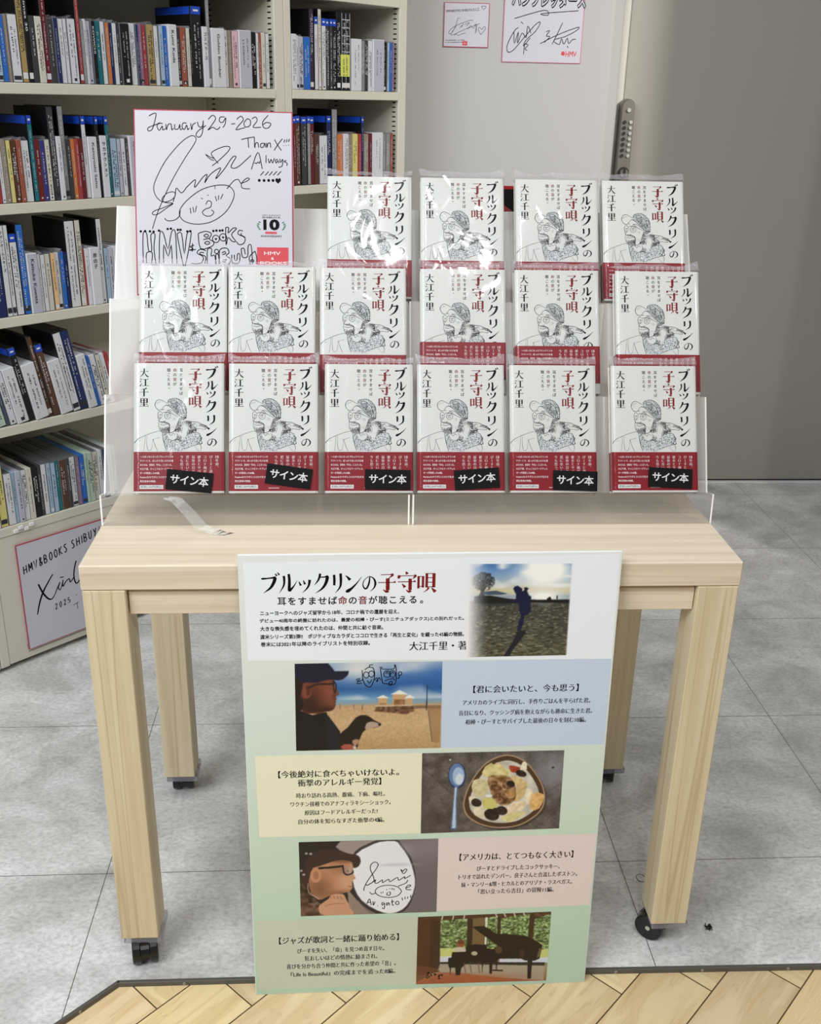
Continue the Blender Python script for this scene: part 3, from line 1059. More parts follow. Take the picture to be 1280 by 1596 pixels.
# ================================================================== TABLE
H, TT, LW, TD, CB = .698, .0368, .0575, .4665, .054
tb = empty('display_table', (0, 0, 0))
tag(tb, 'pale oak display table on black casters carrying the books', 'table')
mb = MB()
mb.bevbox(-.45, .45, 0, TD, H - TT, H, 'woodx', .0018)
mb.build('tabletop', tb)
mb = MB()
mb.bevbox(-.39, .39, .010, .030, H - TT - .041, H - TT - .006, 'woodx', .001)
mb.box(-.39, .39, .014, .030, H - TT - .006, H - TT, 'woodx')
mb.build('apron', tb)
mb = MB()
mb.bevbox(-.39, .39, TD - .030, TD - .010, H - TT - .041, H - TT, 'woodx', .001)
mb.build('apron', tb)
for sx in (-1, 1):
    mb = MB()
    xa, xb = sorted((sx * .440, sx * .420))
    mb.bevbox(xa, xb, LW, TD - LW, H - TT - .041, H - TT, 'woody', .001)
    mb.build('apron', tb)
rot_c = {(-1, 0): 12, (1, 0): -128, (-1, 1): 185, (1, 1): 160}
for sx in (-1, 1):
    for sy in (0, 1):
        x0 = -.449 if sx < 0 else .449 - LW
        y0 = .001 if sy == 0 else TD - .001 - LW
        mb = MB()
        mb.bevbox(x0, x0 + LW, y0, y0 + LW, CB, H - TT - .0008, 'woodz', .0014)
        leg = mb.build('leg', tb)
        mb = MB()
        mb.bevbox(x0 + .003, x0 + LW + .004, y0 + .002, y0 + LW + .004, CB - .012, CB - .0002, 'footplate', .001)
        mb.build('foot_plate', leg)
        # twin-wheel caster with trailing wheels
        cx, cy = x0 + LW / 2, y0 + LW / 2
        mb = MB()
        mb.X = Matrix.Translation((cx, cy, 0)) @ Matrix.Rotation(math.radians(rot_c[(sx, sy)]), 4, 'Z')
        mb.cyl((0, 0, CB - .018), 'z', .014, .018, 'rubber', 18)
        # curved hood between the wheels
        seg = 10
        hv, hf = [], []
        for i in range(seg + 1):
            a = math.radians(-20 + 200 * i / seg)
            for xx in (-.0065, .0065):
                hv.append((xx, -.016 + .0245 * math.cos(a), .023 + .0215 * math.sin(a)))
        for i in range(seg):
            hf.append((2 * i, 2 * i + 1, 2 * i + 3, 2 * i + 2))
        mb.add(hv, hf, 'rubber')
        mb.box(-.0062, .0062, -.03, .008, .024, .044, 'rubber')
        mb.cyl((-.0202, -.016, .0235), 'x', .004, .0404, 'steel', 10)
        cs = mb.build('caster', tb)
        recalc(cs)
        for xx in (-.0195, .0065):
            mb = MB()
            mb.X = Matrix.Translation((cx, cy, 0)) @ Matrix.Rotation(math.radians(rot_c[(sx, sy)]), 4, 'Z')
            mb.cyl((xx, -.016, .0231), 'x', .0215, .0015, 'rubber', 26, .023)
            mb.cyl((xx + .0015, -.016, .0231), 'x', .023, .010, 'rubber', 26)
            mb.cyl((xx + .0115, -.016, .0231), 'x', .023, .0015, 'rubber', 26, .0215)
            wv = mb.build('wheel', cs)
            recalc(wv)

# ================================================================== ACRYLIC STEP STANDS
STEP = [(.135, .6988), (.1385, .744), (.166, .7365), (.224, .8685), (.2525, .861), (.311, .9925), (.340, .985), (.416, 1.1155)]
TH = .0028


def stand(x0, x1, label):
    root = empty('acrylic_stand', ((x0 + x1) / 2, STEP[0][0], H))
    tag(root, label, 'stand', 'stepped acrylic book stands on the table')
    ox, oy, oz = root.location
    names = ['front_lip', 'ledge', 'back_plate', 'ledge', 'back_plate', 'ledge', 'back_plate']
    for i, nm in enumerate(names):
        (ya, za), (yb, zb) = STEP[i], STEP[i + 1]
        dy, dz = yb - ya, zb - za
        l = math.hypot(dy, dz)
        ny, nz = dz / l * TH, -dy / l * TH      # thickness goes to the back / below
        if nm == 'ledge':
            ny, nz = -ny, -nz
            ny, nz = dz / l * TH, -dy / l * TH
        mt = {0: 'acrylic', 2: 'acrylic_hazy', 4: 'acrylic_hazy', 6: 'acrylic_back'}.get(i, 'acrylic')
        mb = MB()
        A = [(x, ya - oy, za - oz) for x in (x0 - ox, x1 - ox)] + [(x, yb - oy, zb - oz) for x in (x1 - ox, x0 - ox)]
        Bk = [(a, b + ny, c + nz) for a, b, c in A]
        mb.add(A + Bk, [(0, 1, 2, 3)], mt)
        mb.add(A + Bk, [(0, 3, 7, 4), (1, 5, 6, 2)], 'edge')
        for xe in (x0 - ox, x1 - ox - .0024):  # white strips on the face paint in the glow of the sheet edges
            mb.add([(xe, ya - oy - ny * .05, za - oz - nz * .05), (xe + .0024, ya - oy - ny * .05, za - oz - nz * .05), (xe + .0024, yb - oy - ny * .05, zb - oz - nz * .05), (xe, yb - oy - ny * .05, zb - oz - nz * .05)], [(0, 1, 2, 3)], 'edge')
        if i == 6:
            mb.add(A + Bk, [(3, 2, 6, 7)], 'edge')
        mb.build(nm, root)
    # rear strut that carries the top step
    mb = MB()
    for xx in (x0 + .06, x1 - .06):
        mb.box(xx - ox - .02, xx - ox + .02, .428 - oy, .431 - oy, 0.0005, 1.10 - oz, 'acrylic')
    mb.build('rear_strut', root)
    return root


stand(-.4485, -.0035, 'clear acrylic stepped stand on the left half of the table')
stand(.0005, .4485, 'clear acrylic stepped stand on the right half of the table')

# ================================================================== BOOKS
BW, BH, BTK = 128.0, 188.0, 17.0     # millimetres


def zc(x, y):       # reading of the whole cover
    return ((x - 105) / 930 * BW - BW / 2, (1475 - y) / 1310 * BH)


def zh(x, y):       # reading of the drawing
    px, py = 970 + x / 12.8, 610 + y / 12.8
    return ((px - 947.5) / 138.5 * BW - BW / 2, BH - (py - 572) / 197 * 192)


def inside(pt, poly):
    x, y = pt
    r = False
    for i in range(len(poly)):
        a, b = poly[i], poly[i - 1]
        if (a[1] > y) != (b[1] > y) and x < (b[0] - a[0]) * (y - a[1]) / (b[1] - a[1]) + a[0]:
            r = not r
    return r


def build_book():
    root = empty('wrapped_book', (0, 0, 0))
    S = .001
    # page block
    mb = MB()
    mb.box(-BW / 2 + 1.5, BW / 2 - 2.5, 1.2, BTK - 1.2, 2, BH - 2, 'pages')
    mb.build('pages', root, scale=S)
    # jacket: front, back, spine on the right (opens from the right)
    mb = MB()
    mb.bevbox(-BW / 2, BW / 2, 0, 1.1, 0, BH, 'paper', .25)
    mb.bevbox(-BW / 2, BW / 2, BTK - 1.1, BTK, 0, BH, 'paper', .25)
    mb.bevbox(BW / 2 - 1.2, BW / 2 + .0, .6, BTK - .6, 0, BH, 'paper', .2)
    d = .12
    # title
    ys = [(195, 330), (338, 440), (440, 520), (535, 665), (685, 790), (795, 900), (915, 1010)]
    for ch, (a, b) in zip('ブルックリンの', ys):
        u0, v1 = zc(838 if ch != 'の' else 856, a)
        u1, v0 = zc(968 if ch != 'の' else 962, b)
        if ch == 'ッ':
            v1 += (v1 - v0) * .35
        brush(mb, ch, u0, v0, u1 - u0, v1 - v0, d, 'ink', k=1.42)
    for ch, (a, b) in zip('子守唄', [(210, 340), (352, 480), (490, 615)]):
        u0, v1 = zc(668, a)
        u1, v0 = zc(803, b)
        brush(mb, ch, u0, v0, u1 - u0, v1 - v0, d, 'redink', k=1.3)
    for ch, (a, b) in zip('大江千里', [(218, 308), (316, 402), (414, 502), (514, 606)]):
        u0, v1 = zc(160, a)
        u1, v0 = zc(255, b)
        brush(mb, ch, u0, v0, u1 - u0, v1 - v0, d, 'ink', k=1.32)
    size = 40 / 930 * BW
    for body, x, reds in (('耳をすませば', 590, ''), ('命の音が', 525, '命音'), ('聴こえる。', 462, '')):
        for i, ch in enumerate(body):
            u, v = zc(x, 236 + i * 47)
            if ch == '。':
                u, v = u + size * .4, v + size * .4
            mb.char(ch, u, v, size, d, 'redink' if ch in reds else 'ink', .01)
    # ---- drawing: man in a cap, small dog on his shoulder
    Z = lambda pts: [zh(*p) for p in pts]
    C = lambda pts: [zc(*p) for p in pts]

    rr = random.Random(3)

    def ln(pts, w=.55, mt='sketch', f=Z, sm=5, closed=False):
        P = f(pts)
        k = len(P)
        for ps in range(2):
            ws = [w * (.95, .5)[ps] * (.5 + .5 * math.sin(math.pi * (i + .5) / k)) for i in range(k)]
            Q = P if ps == 0 else [(a + rr.uniform(-.35, .35), b + rr.uniform(-.35, .35)) for a, b in P]
            mb.ribbon(Q, ws, d, mt, sm=sm, closed=closed)

    rr = random.Random(3)

    def hatch(poly, n, L, w, ang, mt='sketch', jit=.5, f=Z, curl=.3):
        P = f(poly)
        x0, x1 = min(p[0] for p in P), max(p[0] for p in P)
        y0, y1 = min(p[1] for p in P), max(p[1] for p in P)
        k = 0
        tries = 0
        while k < n and tries < n * 8:
            tries += 1
            q = (rr.uniform(x0, x1), rr.uniform(y0, y1))
            if not inside(q, P):
                continue
            a = math.radians(ang) + rr.uniform(-jit, jit)
            l = L * rr.uniform(.5, 1.3)
            p2 = (q[0] + math.cos(a) * l, q[1] + math.sin(a) * l)
            m_ = ((q[0] + p2[0]) / 2 + rr.uniform(-curl, curl), (q[1] + p2[1]) / 2 + rr.uniform(-curl, curl))
            w_ = w * rr.uniform(.45, .8)
            mb.ribbon([q, m_, p2], [w_ * .4, w_, w_ * .3], d, mt, sm=2)
            k += 1

    # pale wash inside the scarf so the drawing reads grey
    cap = [(370, 250), (410, 205), (520, 185), (640, 230), (720, 330), (740, 440), (735, 545), (640, 545), (560, 470), (450, 360), (330, 310)]
    scarf = [(270, 830), (330, 850), (380, 970), (500, 990), (600, 910), (640, 1000), (740, 890), (860, 830), (990, 850), (1040, 920), (1045, 1040), (960, 1060), (800, 1110), (650, 1190), (350, 1180), (290, 1020)]
    for poly in (cap, scarf):
        mb.poly(Z(poly), .06, 'tint')
    ln([(300, 340), (250, 400), (180, 400), (125, 320), (150, 240), (215, 210), (290, 240), (370, 280)], .7)
    ln([(150, 300), (190, 260), (240, 250)], .35, 'sketchl')
    ln([(300, 335), (360, 315), (450, 370), (560, 470), (640, 540)], .8)
    ln([(370, 250), (410, 205), (520, 185), (640, 230), (720, 330), (740, 440), (730, 550)], .6)
    ln([(430, 215), (560, 260), (650, 350), (690, 450), (700, 540)], .4)
    ln([(360, 410), (440, 405), (520, 460), (620, 540)], .55)
    ln([(640, 545), (690, 555), (735, 545), (720, 570), (640, 575)], .9)
    hatch(cap, 330, 2.6, .42, 50, 'sketch', 1.2)
    hatch(cap, 150, 1.6, .5, -20, 'sketch', 1.5)
    hatch([(400, 230), (520, 260), (600, 360), (650, 500), (560, 450), (430, 330)], 80, 2.6, .5, -30, 'sketch', .8)
    # glasses
    for cx, cy, rx, ry in ((370, 515, 62, 62), (222, 500, 42, 70)):
        ln([(cx + rx * math.cos(t * math.pi / 5), cy + ry * math.sin(t * math.pi / 5)) for t in range(10)], .6, sm=4, closed=True)
    ln([(265, 470), (300, 450), (370, 452), (440, 470), (600, 545)], .7)
    ln([(335, 510), (365, 488), (405, 500)], .6)
    mb.disc(*zh(368, 512), .62, d, 'ink')
    mb.disc(*zh(228, 505), .5, d, 'ink')
    ln([(335, 530), (370, 540), (400, 528)], .4)
    ln([(350, 430), (400, 425), (450, 450)], .7)
    ln([(205, 500), (232, 492), (250, 505)], .5)
    ln([(260, 410), (275, 400), (310, 402)], .6)
    ln([(205, 520), (230, 545), (215, 570)], .4)
    # face
    ln([(180, 470), (185, 560), (200, 620), (195, 700), (215, 770), (260, 830), (330, 850)], .5)
    ln([(225, 575), (205, 605), (225, 632), (300, 625), (330, 600)], .55)
    ln([(225, 632), (290, 628), (370, 650), (410, 690), (412, 800)], .5)
    ln([(215, 680), (280, 692), (370, 680)], .55)
    ln([(240, 660), (300, 650), (365, 665)], .4, 'sketchl')
    hatch([(225, 622), (300, 622), (400, 660), (395, 680), (300, 640), (225, 645)], 40, 1.6, .4, -60)
    hatch([(210, 720), (300, 735), (400, 710), (410, 800), (400, 845), (330, 850), (240, 810)], 230, 1.5, .45, -70)
    hatch([(395, 660), (420, 690), (420, 820), (395, 830)], 60, 1.3, .45, -80)
    hatch([(640, 545), (735, 545), (700, 600), (600, 660), (560, 740), (545, 730), (590, 600)], 110, 1.5, .45, 55)
    hatch([(300, 740), (390, 740), (390, 800), (310, 800)], 40, 1.4, .45, -50)
    ln([(412, 800), (395, 835), (450, 835), (510, 800), (540, 740)], .7)
    ln([(600, 580), (570, 640), (540, 740)], .6)
    hatch([(590, 560), (650, 570), (620, 640), (560, 740), (540, 730), (570, 620)], 50, 1.8, .4, 60)
    hatch([(440, 560), (520, 570), (500, 610), (440, 600)], 14, 1.8, .3, 40, 'sketchl')
    hatch([(430, 700), (520, 700), (500, 780), (430, 780)], 14, 1.6, .3, 60, 'sketchl')
    # collar and neck
    ln([(400, 850), (440, 890), (480, 850), (520, 880)], .5)
    ln([(350, 860), (400, 960), (470, 985), (540, 950), (570, 880), (540, 840)], .5)
    # scarf knit
    ln(scarf[:12] + [scarf[0]] if False else [(270, 830), (280, 930), (310, 1060), (350, 1185)], .8)
    ln([(740, 890), (860, 830), (990, 850), (1010, 900), (1045, 930), (1030, 980), (1050, 1040), (960, 1060), (800, 1110), (720, 1150)], .7)
    hatch(scarf, 420, 1.4, .62, 60, 'sketch', 1.5)
    hatch(scarf, 210, 1.1, 1.15, 60, 'ink', 1.5)
    hatch(scarf, 120, 1.9, .45, -40, 'sketch', .7)
    hatch([(560, 900), (640, 900), (660, 1000), (600, 1030), (560, 980)], 60, 1.8, .6, 70)
    # dog
    dogd = [(500, 790), (560, 720), (620, 650), (720, 610), (830, 625), (860, 680), (940, 760), (930, 830), (830, 850), (740, 885), (760, 820), (800, 740), (740, 680), (640, 690), (640, 780), (590, 830), (520, 830)]
    hatch(dogd, 330, 2.0, .55, 40, 'sketch', 1.2)
    hatch([(500, 770), (600, 740), (640, 790), (580, 830), (510, 820)], 60, 1.6, .6, 30, 'ink')
    hatch([(780, 640), (850, 660), (830, 750), (790, 720)], 40, 1.8, .6, 70, 'ink')
    hatch([(780, 800), (920, 760), (940, 800), (830, 850), (740, 880)], 50, 2.2, .6, 30, 'ink')
    ln([(630, 660), (720, 620), (830, 630), (960, 640), (1060, 680), (1150, 715), (1110, 770), (1000, 760), (930, 780)], .6)
    hatch([(860, 650), (1000, 660), (1140, 715), (1100, 740), (960, 700), (880, 690)], 50, 2.2, .4, -20)
    hatch([(1040, 680), (1150, 715), (1110, 745), (1050, 715)], 26, 1.6, .6, -20, 'ink')
    ln([(640, 690), (660, 760), (640, 840)], .4, 'sketchl')
    ln([(720, 690), (770, 720), (780, 780), (740, 860)], .4, 'sketchl')
    # shoulders
    ln([(110, 975), (140, 935), (200, 905), (260, 880), (340, 855), (378, 850)], .5, 'sketch', C)
    ln([(110, 965), (135, 950), (180, 945)], .3, 'sketchl', C)
    ln([(222, 900), (218, 960), (205, 1052)], .4, 'sketchl', C)
    ln([(240, 895), (236, 970), (246, 1035), (270, 1045), (290, 1020), (300, 930)], .4, 'sketchl', C)
    ln([(300, 935), (370, 915)], .4, 'sketchl', C)
    ln([(302, 935), (325, 1000), (350, 1056)], .55, 'sketch', C)
    ln([(770, 960), (800, 1010), (790, 1056)], .4, 'sketch', C)
    ln([(730, 1000), (760, 1040), (780, 1056)], .3, 'sketchl', C)
    mb.build('cover', root, scale=S)
    # red band round the jacket
    mb = MB()
    BTOP = 59.5
    mb.box(-BW / 2 - .15, BW / 2 + .2, -.22, BTK + .2, 2.8, BTOP, 'band', skip=('-z', '+z'))
    d = .34
    small = ['一人ぼっちになったブルックリンの', 'アパートで、ぽっかり空いた穴を埋', 'めたのは、音楽を「作る」ことだった。', '大江千里、けっこうなフードアレル', 'ギーが発覚した60歳。', 'Positiveなカラダとココロで生きる', '再生音楽の物語。']
    wds = [342, 342, 332, 338, 205, 345, 165]
    for i, (t, wd) in enumerate(zip(small, wds)):
        u0, v0 = zc(168, 1120 + i * 41)
        mb.text(t, u0, v0, wd / 930 * BW, 22 / 1310 * BH, d, 'bandwhite', .02)
    u0, v0 = zc(165, 1432)
    u1, v1 = zc(408, 1394)
    mb.rect(u0, v0, u1, v1, d, 'white')
    mb.text('定価2,200円(税込)', u0 + 1.2, v0 + 1.0, (u1 - u0) - 2.4, (v1 - v0) - 2.0, d + .1, 'printdark', .01)
    for t, x in (('18年前、', 963), ('びーすと渡ったNY。', 900), ('コロナ禍が過ぎ、', 838), ('彼女とサバイブした', 778), ('最後の日々。', 718), ('君に会いたいと、', 657), ('今も思う。', 597)):
        u, v = zc(x, 1096)
        sz = 4.9
        st = 5.15
        if t.startswith('18'):
            mb.text('18', u - 2.2, v - 4.3, 4.4, 3.9, d, 'bandwhite', .0, True)
            mb.vtext(t[2:], u, v - 5.0, sz, st, d, 'bandwhite', 0, True)
        else:
            mb.vtext(t, u, v, sz, st, d, 'bandwhite', 0, True)
    u, v = zc(520, 1430)
    for k in range(7):
        mb.rect(u + k * 2.2, v + .2, u + k * 2.2 + 1.5, v + 1.3, d, 'bandwhite')
    mb.build('paper_band', root, scale=S)
    return root


def build_sticker(root, u, v, rot):
    mb = MB()
    mb.rect(-33, -14.5, 33, 14.5, 0, 'black')
    for i, ch in enumerate('サイン本'):
        mb.char(ch, -20.5 + i * 13.6, .6, 14.5, .15, 'white', .022)
    o = mb.build('sticker', root, scale=.001)
    o.location = (u * .001, -.0026, v * .001)
    o.rotation_euler = (0, rot, 0)
    return o


def build_wrap(seed):
    """loose clear film: rippled front sheet, sides and crumpled tail above the book"""
    rr = random.Random(seed)
    mb = MB()
    nx, nz = 44, 64
    x0, x1 = -BW / 2 - .6, BW / 2 + .6
    ph = [(rr.uniform(-.035, .035), rr.uniform(-.03, .03), rr.uniform(0, 6.3), rr.uniform(.2, .55)) for _ in range(5)]
    fold = [(rr.uniform(-40, 40), rr.uniform(20, 170), rr.uniform(.4, 2.4), rr.uniform(.35, .9) * rr.choice((1, -1)), rr.uniform(25, 60), 5.5) for _ in range(3)] + [(rr.uniform(-30, 30), rr.uniform(40, 170), rr.uniform(1.9, 2.7), rr.uniform(.5, .9), rr.uniform(30, 60), 2.6) for _ in range(3)]

    def bump(x, z):
        s = sum(a * math.sin(fx * x * 1.3 + fz * z * 1.3 + p) for fx, fz, p, a in ph)
        for cx, cz, an, am, ln_, wd_ in fold:      # long soft creases
            du, dv = x - cx, z - cz
            a, b_ = du * math.cos(an) + dv * math.sin(an), -du * math.sin(an) + dv * math.cos(an)
            b_ += .004 * a * a          # slightly bowed
            s += am * math.exp(-(b_ / wd_) ** 2 - (a / ln_) ** 2)
        return s

    vs, fs = [], []
    for j in range(nz + 1):
        z = -1.5 + (BH + 3.5) * j / nz
        for i in range(nx + 1):
            x = x0 + (x1 - x0) * i / nx
            e = min(i, nx - i)
            y = -3.6 + bump(x, z) * .75 + (4.5 if e == 0 else (.9 if e == 1 else 0))
            if j == 0:
                y = max(y, -1.2)
            vs.append((x, min(y, -.9) if e > 0 else y, z))
    for j in range(nz):
        for i in range(nx):
            a = j * (nx + 1) + i
            fs.append((a, a + 1, a + nx + 2, a + nx + 1))
    mb.add(vs, fs, 'film')
    # tail: folded film standing above the book, flared at the corners
    rows = 4
    ht = rr.uniform(8.5, 11.5)
    key_ = [rr.uniform(-.25, .15) for _ in range(8)]
    key_[0] = rr.uniform(.2, .7)
    key_[-1] = rr.uniform(.2, .7)
    fy = [rr.uniform(-2.0, 2.0) for _ in range(8)]
    prof_ = smooth([(k, key_[k], fy[k]) for k in range(8)], 4)
    nxx = len(prof_) - 1
    vs, fs = [], []
    for j in range(rows + 1):
        t = j / rows
        for i in range(nxx + 1):
            x = x0 + (x1 - x0) * i / nxx
            z = BH + 1.5 + t * ht * (1 + prof_[i][1] * t)
            y = -3.0 + t * 8.0 + prof_[i][2] * math.sin(t * 2.6) + (.7 * (j % 2) * math.sin(i * 2.1))
            vs.append((x + (1.2 * t if i == nxx else (-1.2 * t if i == 0 else 0)), y, z))
    for j in range(rows):
        for i in range(nxx):
            a = j * (nxx + 1) + i
            fs.append((a, a + 1, a + nxx + 2, a + nxx + 1))
    mb.add(vs, fs, 'crumple')
    # side folds down to the back
    for s in (0, 1):
        x = (x0, x1)[s]
        vs, fs = [], []
        for j in range(nz + 1):
            z = -1.5 + (BH + 3.5) * j / nz
            for k, y in enumerate((.9, 8, BTK - 1)):
                vs.append((x + (0 if k < 2 else (2.2 if s == 0 else -2.2)) + rr.uniform(-.3, .3) * (k == 1), y, z))
        for j in range(nz):
            for k in range(2):
                a = j * 3 + k
                fs.append((a, a + 1, a + 4, a + 3))
        mb.add(vs, fs, 'film')
    o = mb.build('plastic_wrap', None, True, .001)
    return o


LEAN = math.radians(25)
proto = build_book()
parts = list(proto.children)
wraps = [build_wrap(s) for s in (11, 23, 35, 48, 52)]
NUM = ['leftmost', 'second from the left', 'third from the left', 'fourth from the left', 'fifth from the left', 'rightmost']
front = [(-.3355, .131, 15, 17, 6), (-.2006, .131, 22, 24, 8), (-.0628, .131, 27, 19, 1), (.0716, .131, 23, 20, -4), (.2081, .131, 31.5, 17, 2), (.3598, .131, 22, 21, 3)]
BROWS = [('front', .1385, .7455, [(x, u, v, r, 0) for x, _, u, v, r in front]),
         ('middle', .2265, .870, [(-.3349, 0, 0, 0, 0), (-.2056, 0, 0, 0, 0), (-.0703, 0, 0, 0, -2), (.0792, 0, 0, 0, 18), (.2225, 0, 0, 0, 13), (.3756, 0, 0, 0, 1)]),
         ('back', .3145, .994, [(-.0599, 0, 0, 0, 0), (.0823, 0, 0, 0, 0), (.2293, 0, 0, 0, 0), (.3652, 0, 0, 0, 0)])]
first = True
wi = 0
for rname, y0, z0, lst in BROWS:
    for i, (x, u, v, r, bandup) in enumerate(lst):
        if first:
            b = proto
            kids = parts
            first = False
        else:
            b = proto.copy()
            COL.objects.link(b)
            kids = []
            for ch in parts:
                c = ch.copy()
                COL.objects.link(c)
                c.parent = b
                kids.append(c)
        b.location = (x, y0, z0 + .0018)
        b.rotation_euler = (-LEAN, 0, math.radians(RNG.uniform(-.5, .5)))
        for c in kids:
            if c.name.startswith('paper_band') and bandup:
                c.location.z = bandup * .001
        w = wraps[wi % 5]
        if wi >= 5:
            w = w.copy()
            COL.objects.link(w)
        w.parent = b
        wi += 1
        place = NUM[i] if len(lst) == 6 else ('leftmost', 'second from the left', 'third from the left', 'rightmost')[i]
        if rname == 'front':
            build_sticker(b, u, v, math.radians(r))
            lab = 'shrink-wrapped white book with black sticker, %s in the front row' % place
        else:
            lab = 'shrink-wrapped white book without sticker, %s in the %s row' % (place, rname)
        tag(b, lab, 'book', 'wrapped books in the %s row' % rname)

# ================================================================== SIGNED CARDS
def card(name, w, h, edge, label, group='signed cards'):
    root = empty(name, (0, 0, 0))
    tag(root, label, 'signed card', group)
    mb = MB()
    mb.bevbox(-w / 2, w / 2, 0, 3.2, 0, h, edge, .4)
    mb.rect(-w / 2 + 1.9, 1.9, w / 2 - 1.9, h - 1.9, .1, 'card')
    return root, mb


# --- the big one on the stand
CW, CHh = 234.5, 272.0
sig, mb = card('signed_card', CW, CHh, 'cardred', 'large white signed card dated January 29-2026, standing on the stepped stand')


def zs(x, y):
    return ((x - 80) / 1092 * CW - CW / 2, CHh - (y - 47) / 4.88)


def pen(pts, w=1.3, sm=5, closed=False, mt='ink', f=zs, m=None):
    (m or mb).ribbon([f(*p) for p in pts], w * 1.18, .25, mt, sm=sm if len(pts) > 2 else 0, closed=closed)


for st in [[(185, 95), (232, 75), (225, 130), (205, 190), (180, 200), (178, 180), (220, 160), (262, 145)],
           [(278, 148), (250, 145), (240, 170), (255, 195), (275, 165), (278, 192), (296, 183)], [(300, 150), (303, 190), (315, 155), (335, 150), (340, 190), (352, 178)],
           [(360, 150), (362, 185), (385, 180), (395, 150), (398, 188), (412, 180)], [(442, 142), (420, 140), (410, 165), (425, 187), (442, 155), (448, 187), (460, 175)],
           [(470, 142), (476, 187), (484, 152), (505, 137)], [(515, 130), (527, 165), (550, 160), (556, 120), (550, 200), (530, 237), (505, 227), (520, 195), (575, 155)],
           [(590, 112), (620, 82), (641, 105), (615, 150), (588, 187), (620, 167), (650, 182), (672, 162)], [(702, 92), (672, 95), (668, 125), (690, 130), (710, 98), (706, 140), (690, 167)],
           [(748, 141), (775, 138)], [(785, 107), (815, 85), (831, 110), (800, 150), (780, 181), (820, 171), (842, 165)], [(860, 100), (836, 130), (845, 160), (875, 150), (880, 115), (860, 100)],
           [(890, 102), (915, 88), (926, 115), (898, 160), (952, 160)], [(1002, 75), (966, 120), (970, 160), (1000, 165), (1021, 135), (990, 125), (968, 142)],
           [(815, 250), (860, 238), (908, 230)], [(862, 240), (866, 306)], [(906, 234), (908, 306), (914, 275), (930, 272), (936, 306)], [(972, 272), (950, 278), (952, 303), (968, 298), (978, 272), (982, 303)],
           [(990, 270), (992, 303), (1000, 275), (1015, 272), (1018, 303)], [(1045, 245), (1066, 284), (1092, 322)], [(1100, 238), (1072, 275), (1042, 322)], [(1116, 244), (1110, 266)], [(1132, 241), (1126, 264)], [(1149, 238), (1142, 260)],
           [(883, 460), (930, 338), (958, 455)], [(905, 412), (918, 418), (928, 408), (940, 416), (942, 400)], [(986, 358), (985, 412)], [(1000, 382), (1008, 412), (1020, 387), (1030, 412), (1043, 378)],
           [(1066, 385), (1050, 392), (1055, 412), (1068, 395), (1073, 412)], [(1080, 382), (1086, 407), (1101, 385), (1096, 432), (1072, 442)], [(1126, 393), (1110, 400), (1131, 412), (1128, 430)],
           [(945, 502), (970, 474)], [(978, 502), (1002, 474)], [(1006, 502), (1030, 472)], [(1034, 500), (1060, 471)], [(1062, 500), (1090, 470)]]:
    pen(st, 1.05)
for x, y in [(1108, 287), (1125, 285), (1143, 283)]:
    mb.disc(*zs(x, y), .6, .25, 'ink')
for x, y in [(937, 538), (970, 538), (1002, 537), (1032, 537)]:
    mb.disc(*zs(x, y), 2.2, .25, 'ink')
mb.poly([zs(*p) for p in [(1067, 560), (1048, 540), (1050, 524), (1062, 520), (1068, 528), (1076, 518), (1086, 524), (1086, 540)]], .25, 'ink')
pen([(195, 897), (240, 760), (330, 560), (420, 400), (490, 290), (504, 245), (470, 230), (400, 280), (300, 400), (235, 520), (209, 600), (225, 665), (270, 702), (325, 690), (356, 655), (345, 630), (300, 640), (265, 680), (285, 706), (340, 711), (300, 742), (230, 792), (197, 790), (210, 768), (270, 745), (340, 711)], .95)
pen([(340, 700), (356, 650), (365, 602), (400, 636), (440, 590), (496, 540), (490, 596), (550, 520), (577, 504), (560, 562), (600, 500), (672, 453), (635, 532), (690, 470), (752, 378), (778, 374), (752, 420), (745, 450), (790, 445), (882, 360)], 1.05)
pen([(612, 440), (655, 405), (720, 340), (736, 306), (700, 301), (640, 325), (608, 352), (628, 388), (655, 422)], 1.0)
pen([(630, 388), (600, 378), (568, 358)], .9)
pen([(570, 362), (600, 392), (628, 402)], .9)
pen([(712, 602), (760, 545), (790, 534), (802, 550), (812, 560), (850, 545), (869, 529), (850, 524), (815, 560), (820, 595), (873, 599)], 1.0)
pen([(385, 800), (390, 750), (440, 685), (530, 615), (630, 580), (720, 580), (762, 628), (745, 700), (690, 780), (600, 840), (500, 858), (420, 840)], 1.0, closed=True)
pen([(280, 818), (300, 836), (350, 830), (382, 800), (388, 760)], 1.0)
pen([(630, 582), (630, 605)], .8)
for a in [[(457, 742), (462, 782)], [(476, 735), (482, 774)], [(501, 727), (492, 772)], [(631, 655), (641, 691)], [(655, 649), (653, 682)], [(685, 639), (668, 676)], [(534, 670), (544, 678)], [(578, 646), (585, 653)]]:
    pen(a, .95)
pen([(565, 716), (580, 690), (604, 700), (596, 735), (560, 750), (541, 775), (565, 798), (600, 796), (620, 770), (602, 754)], 1.0)
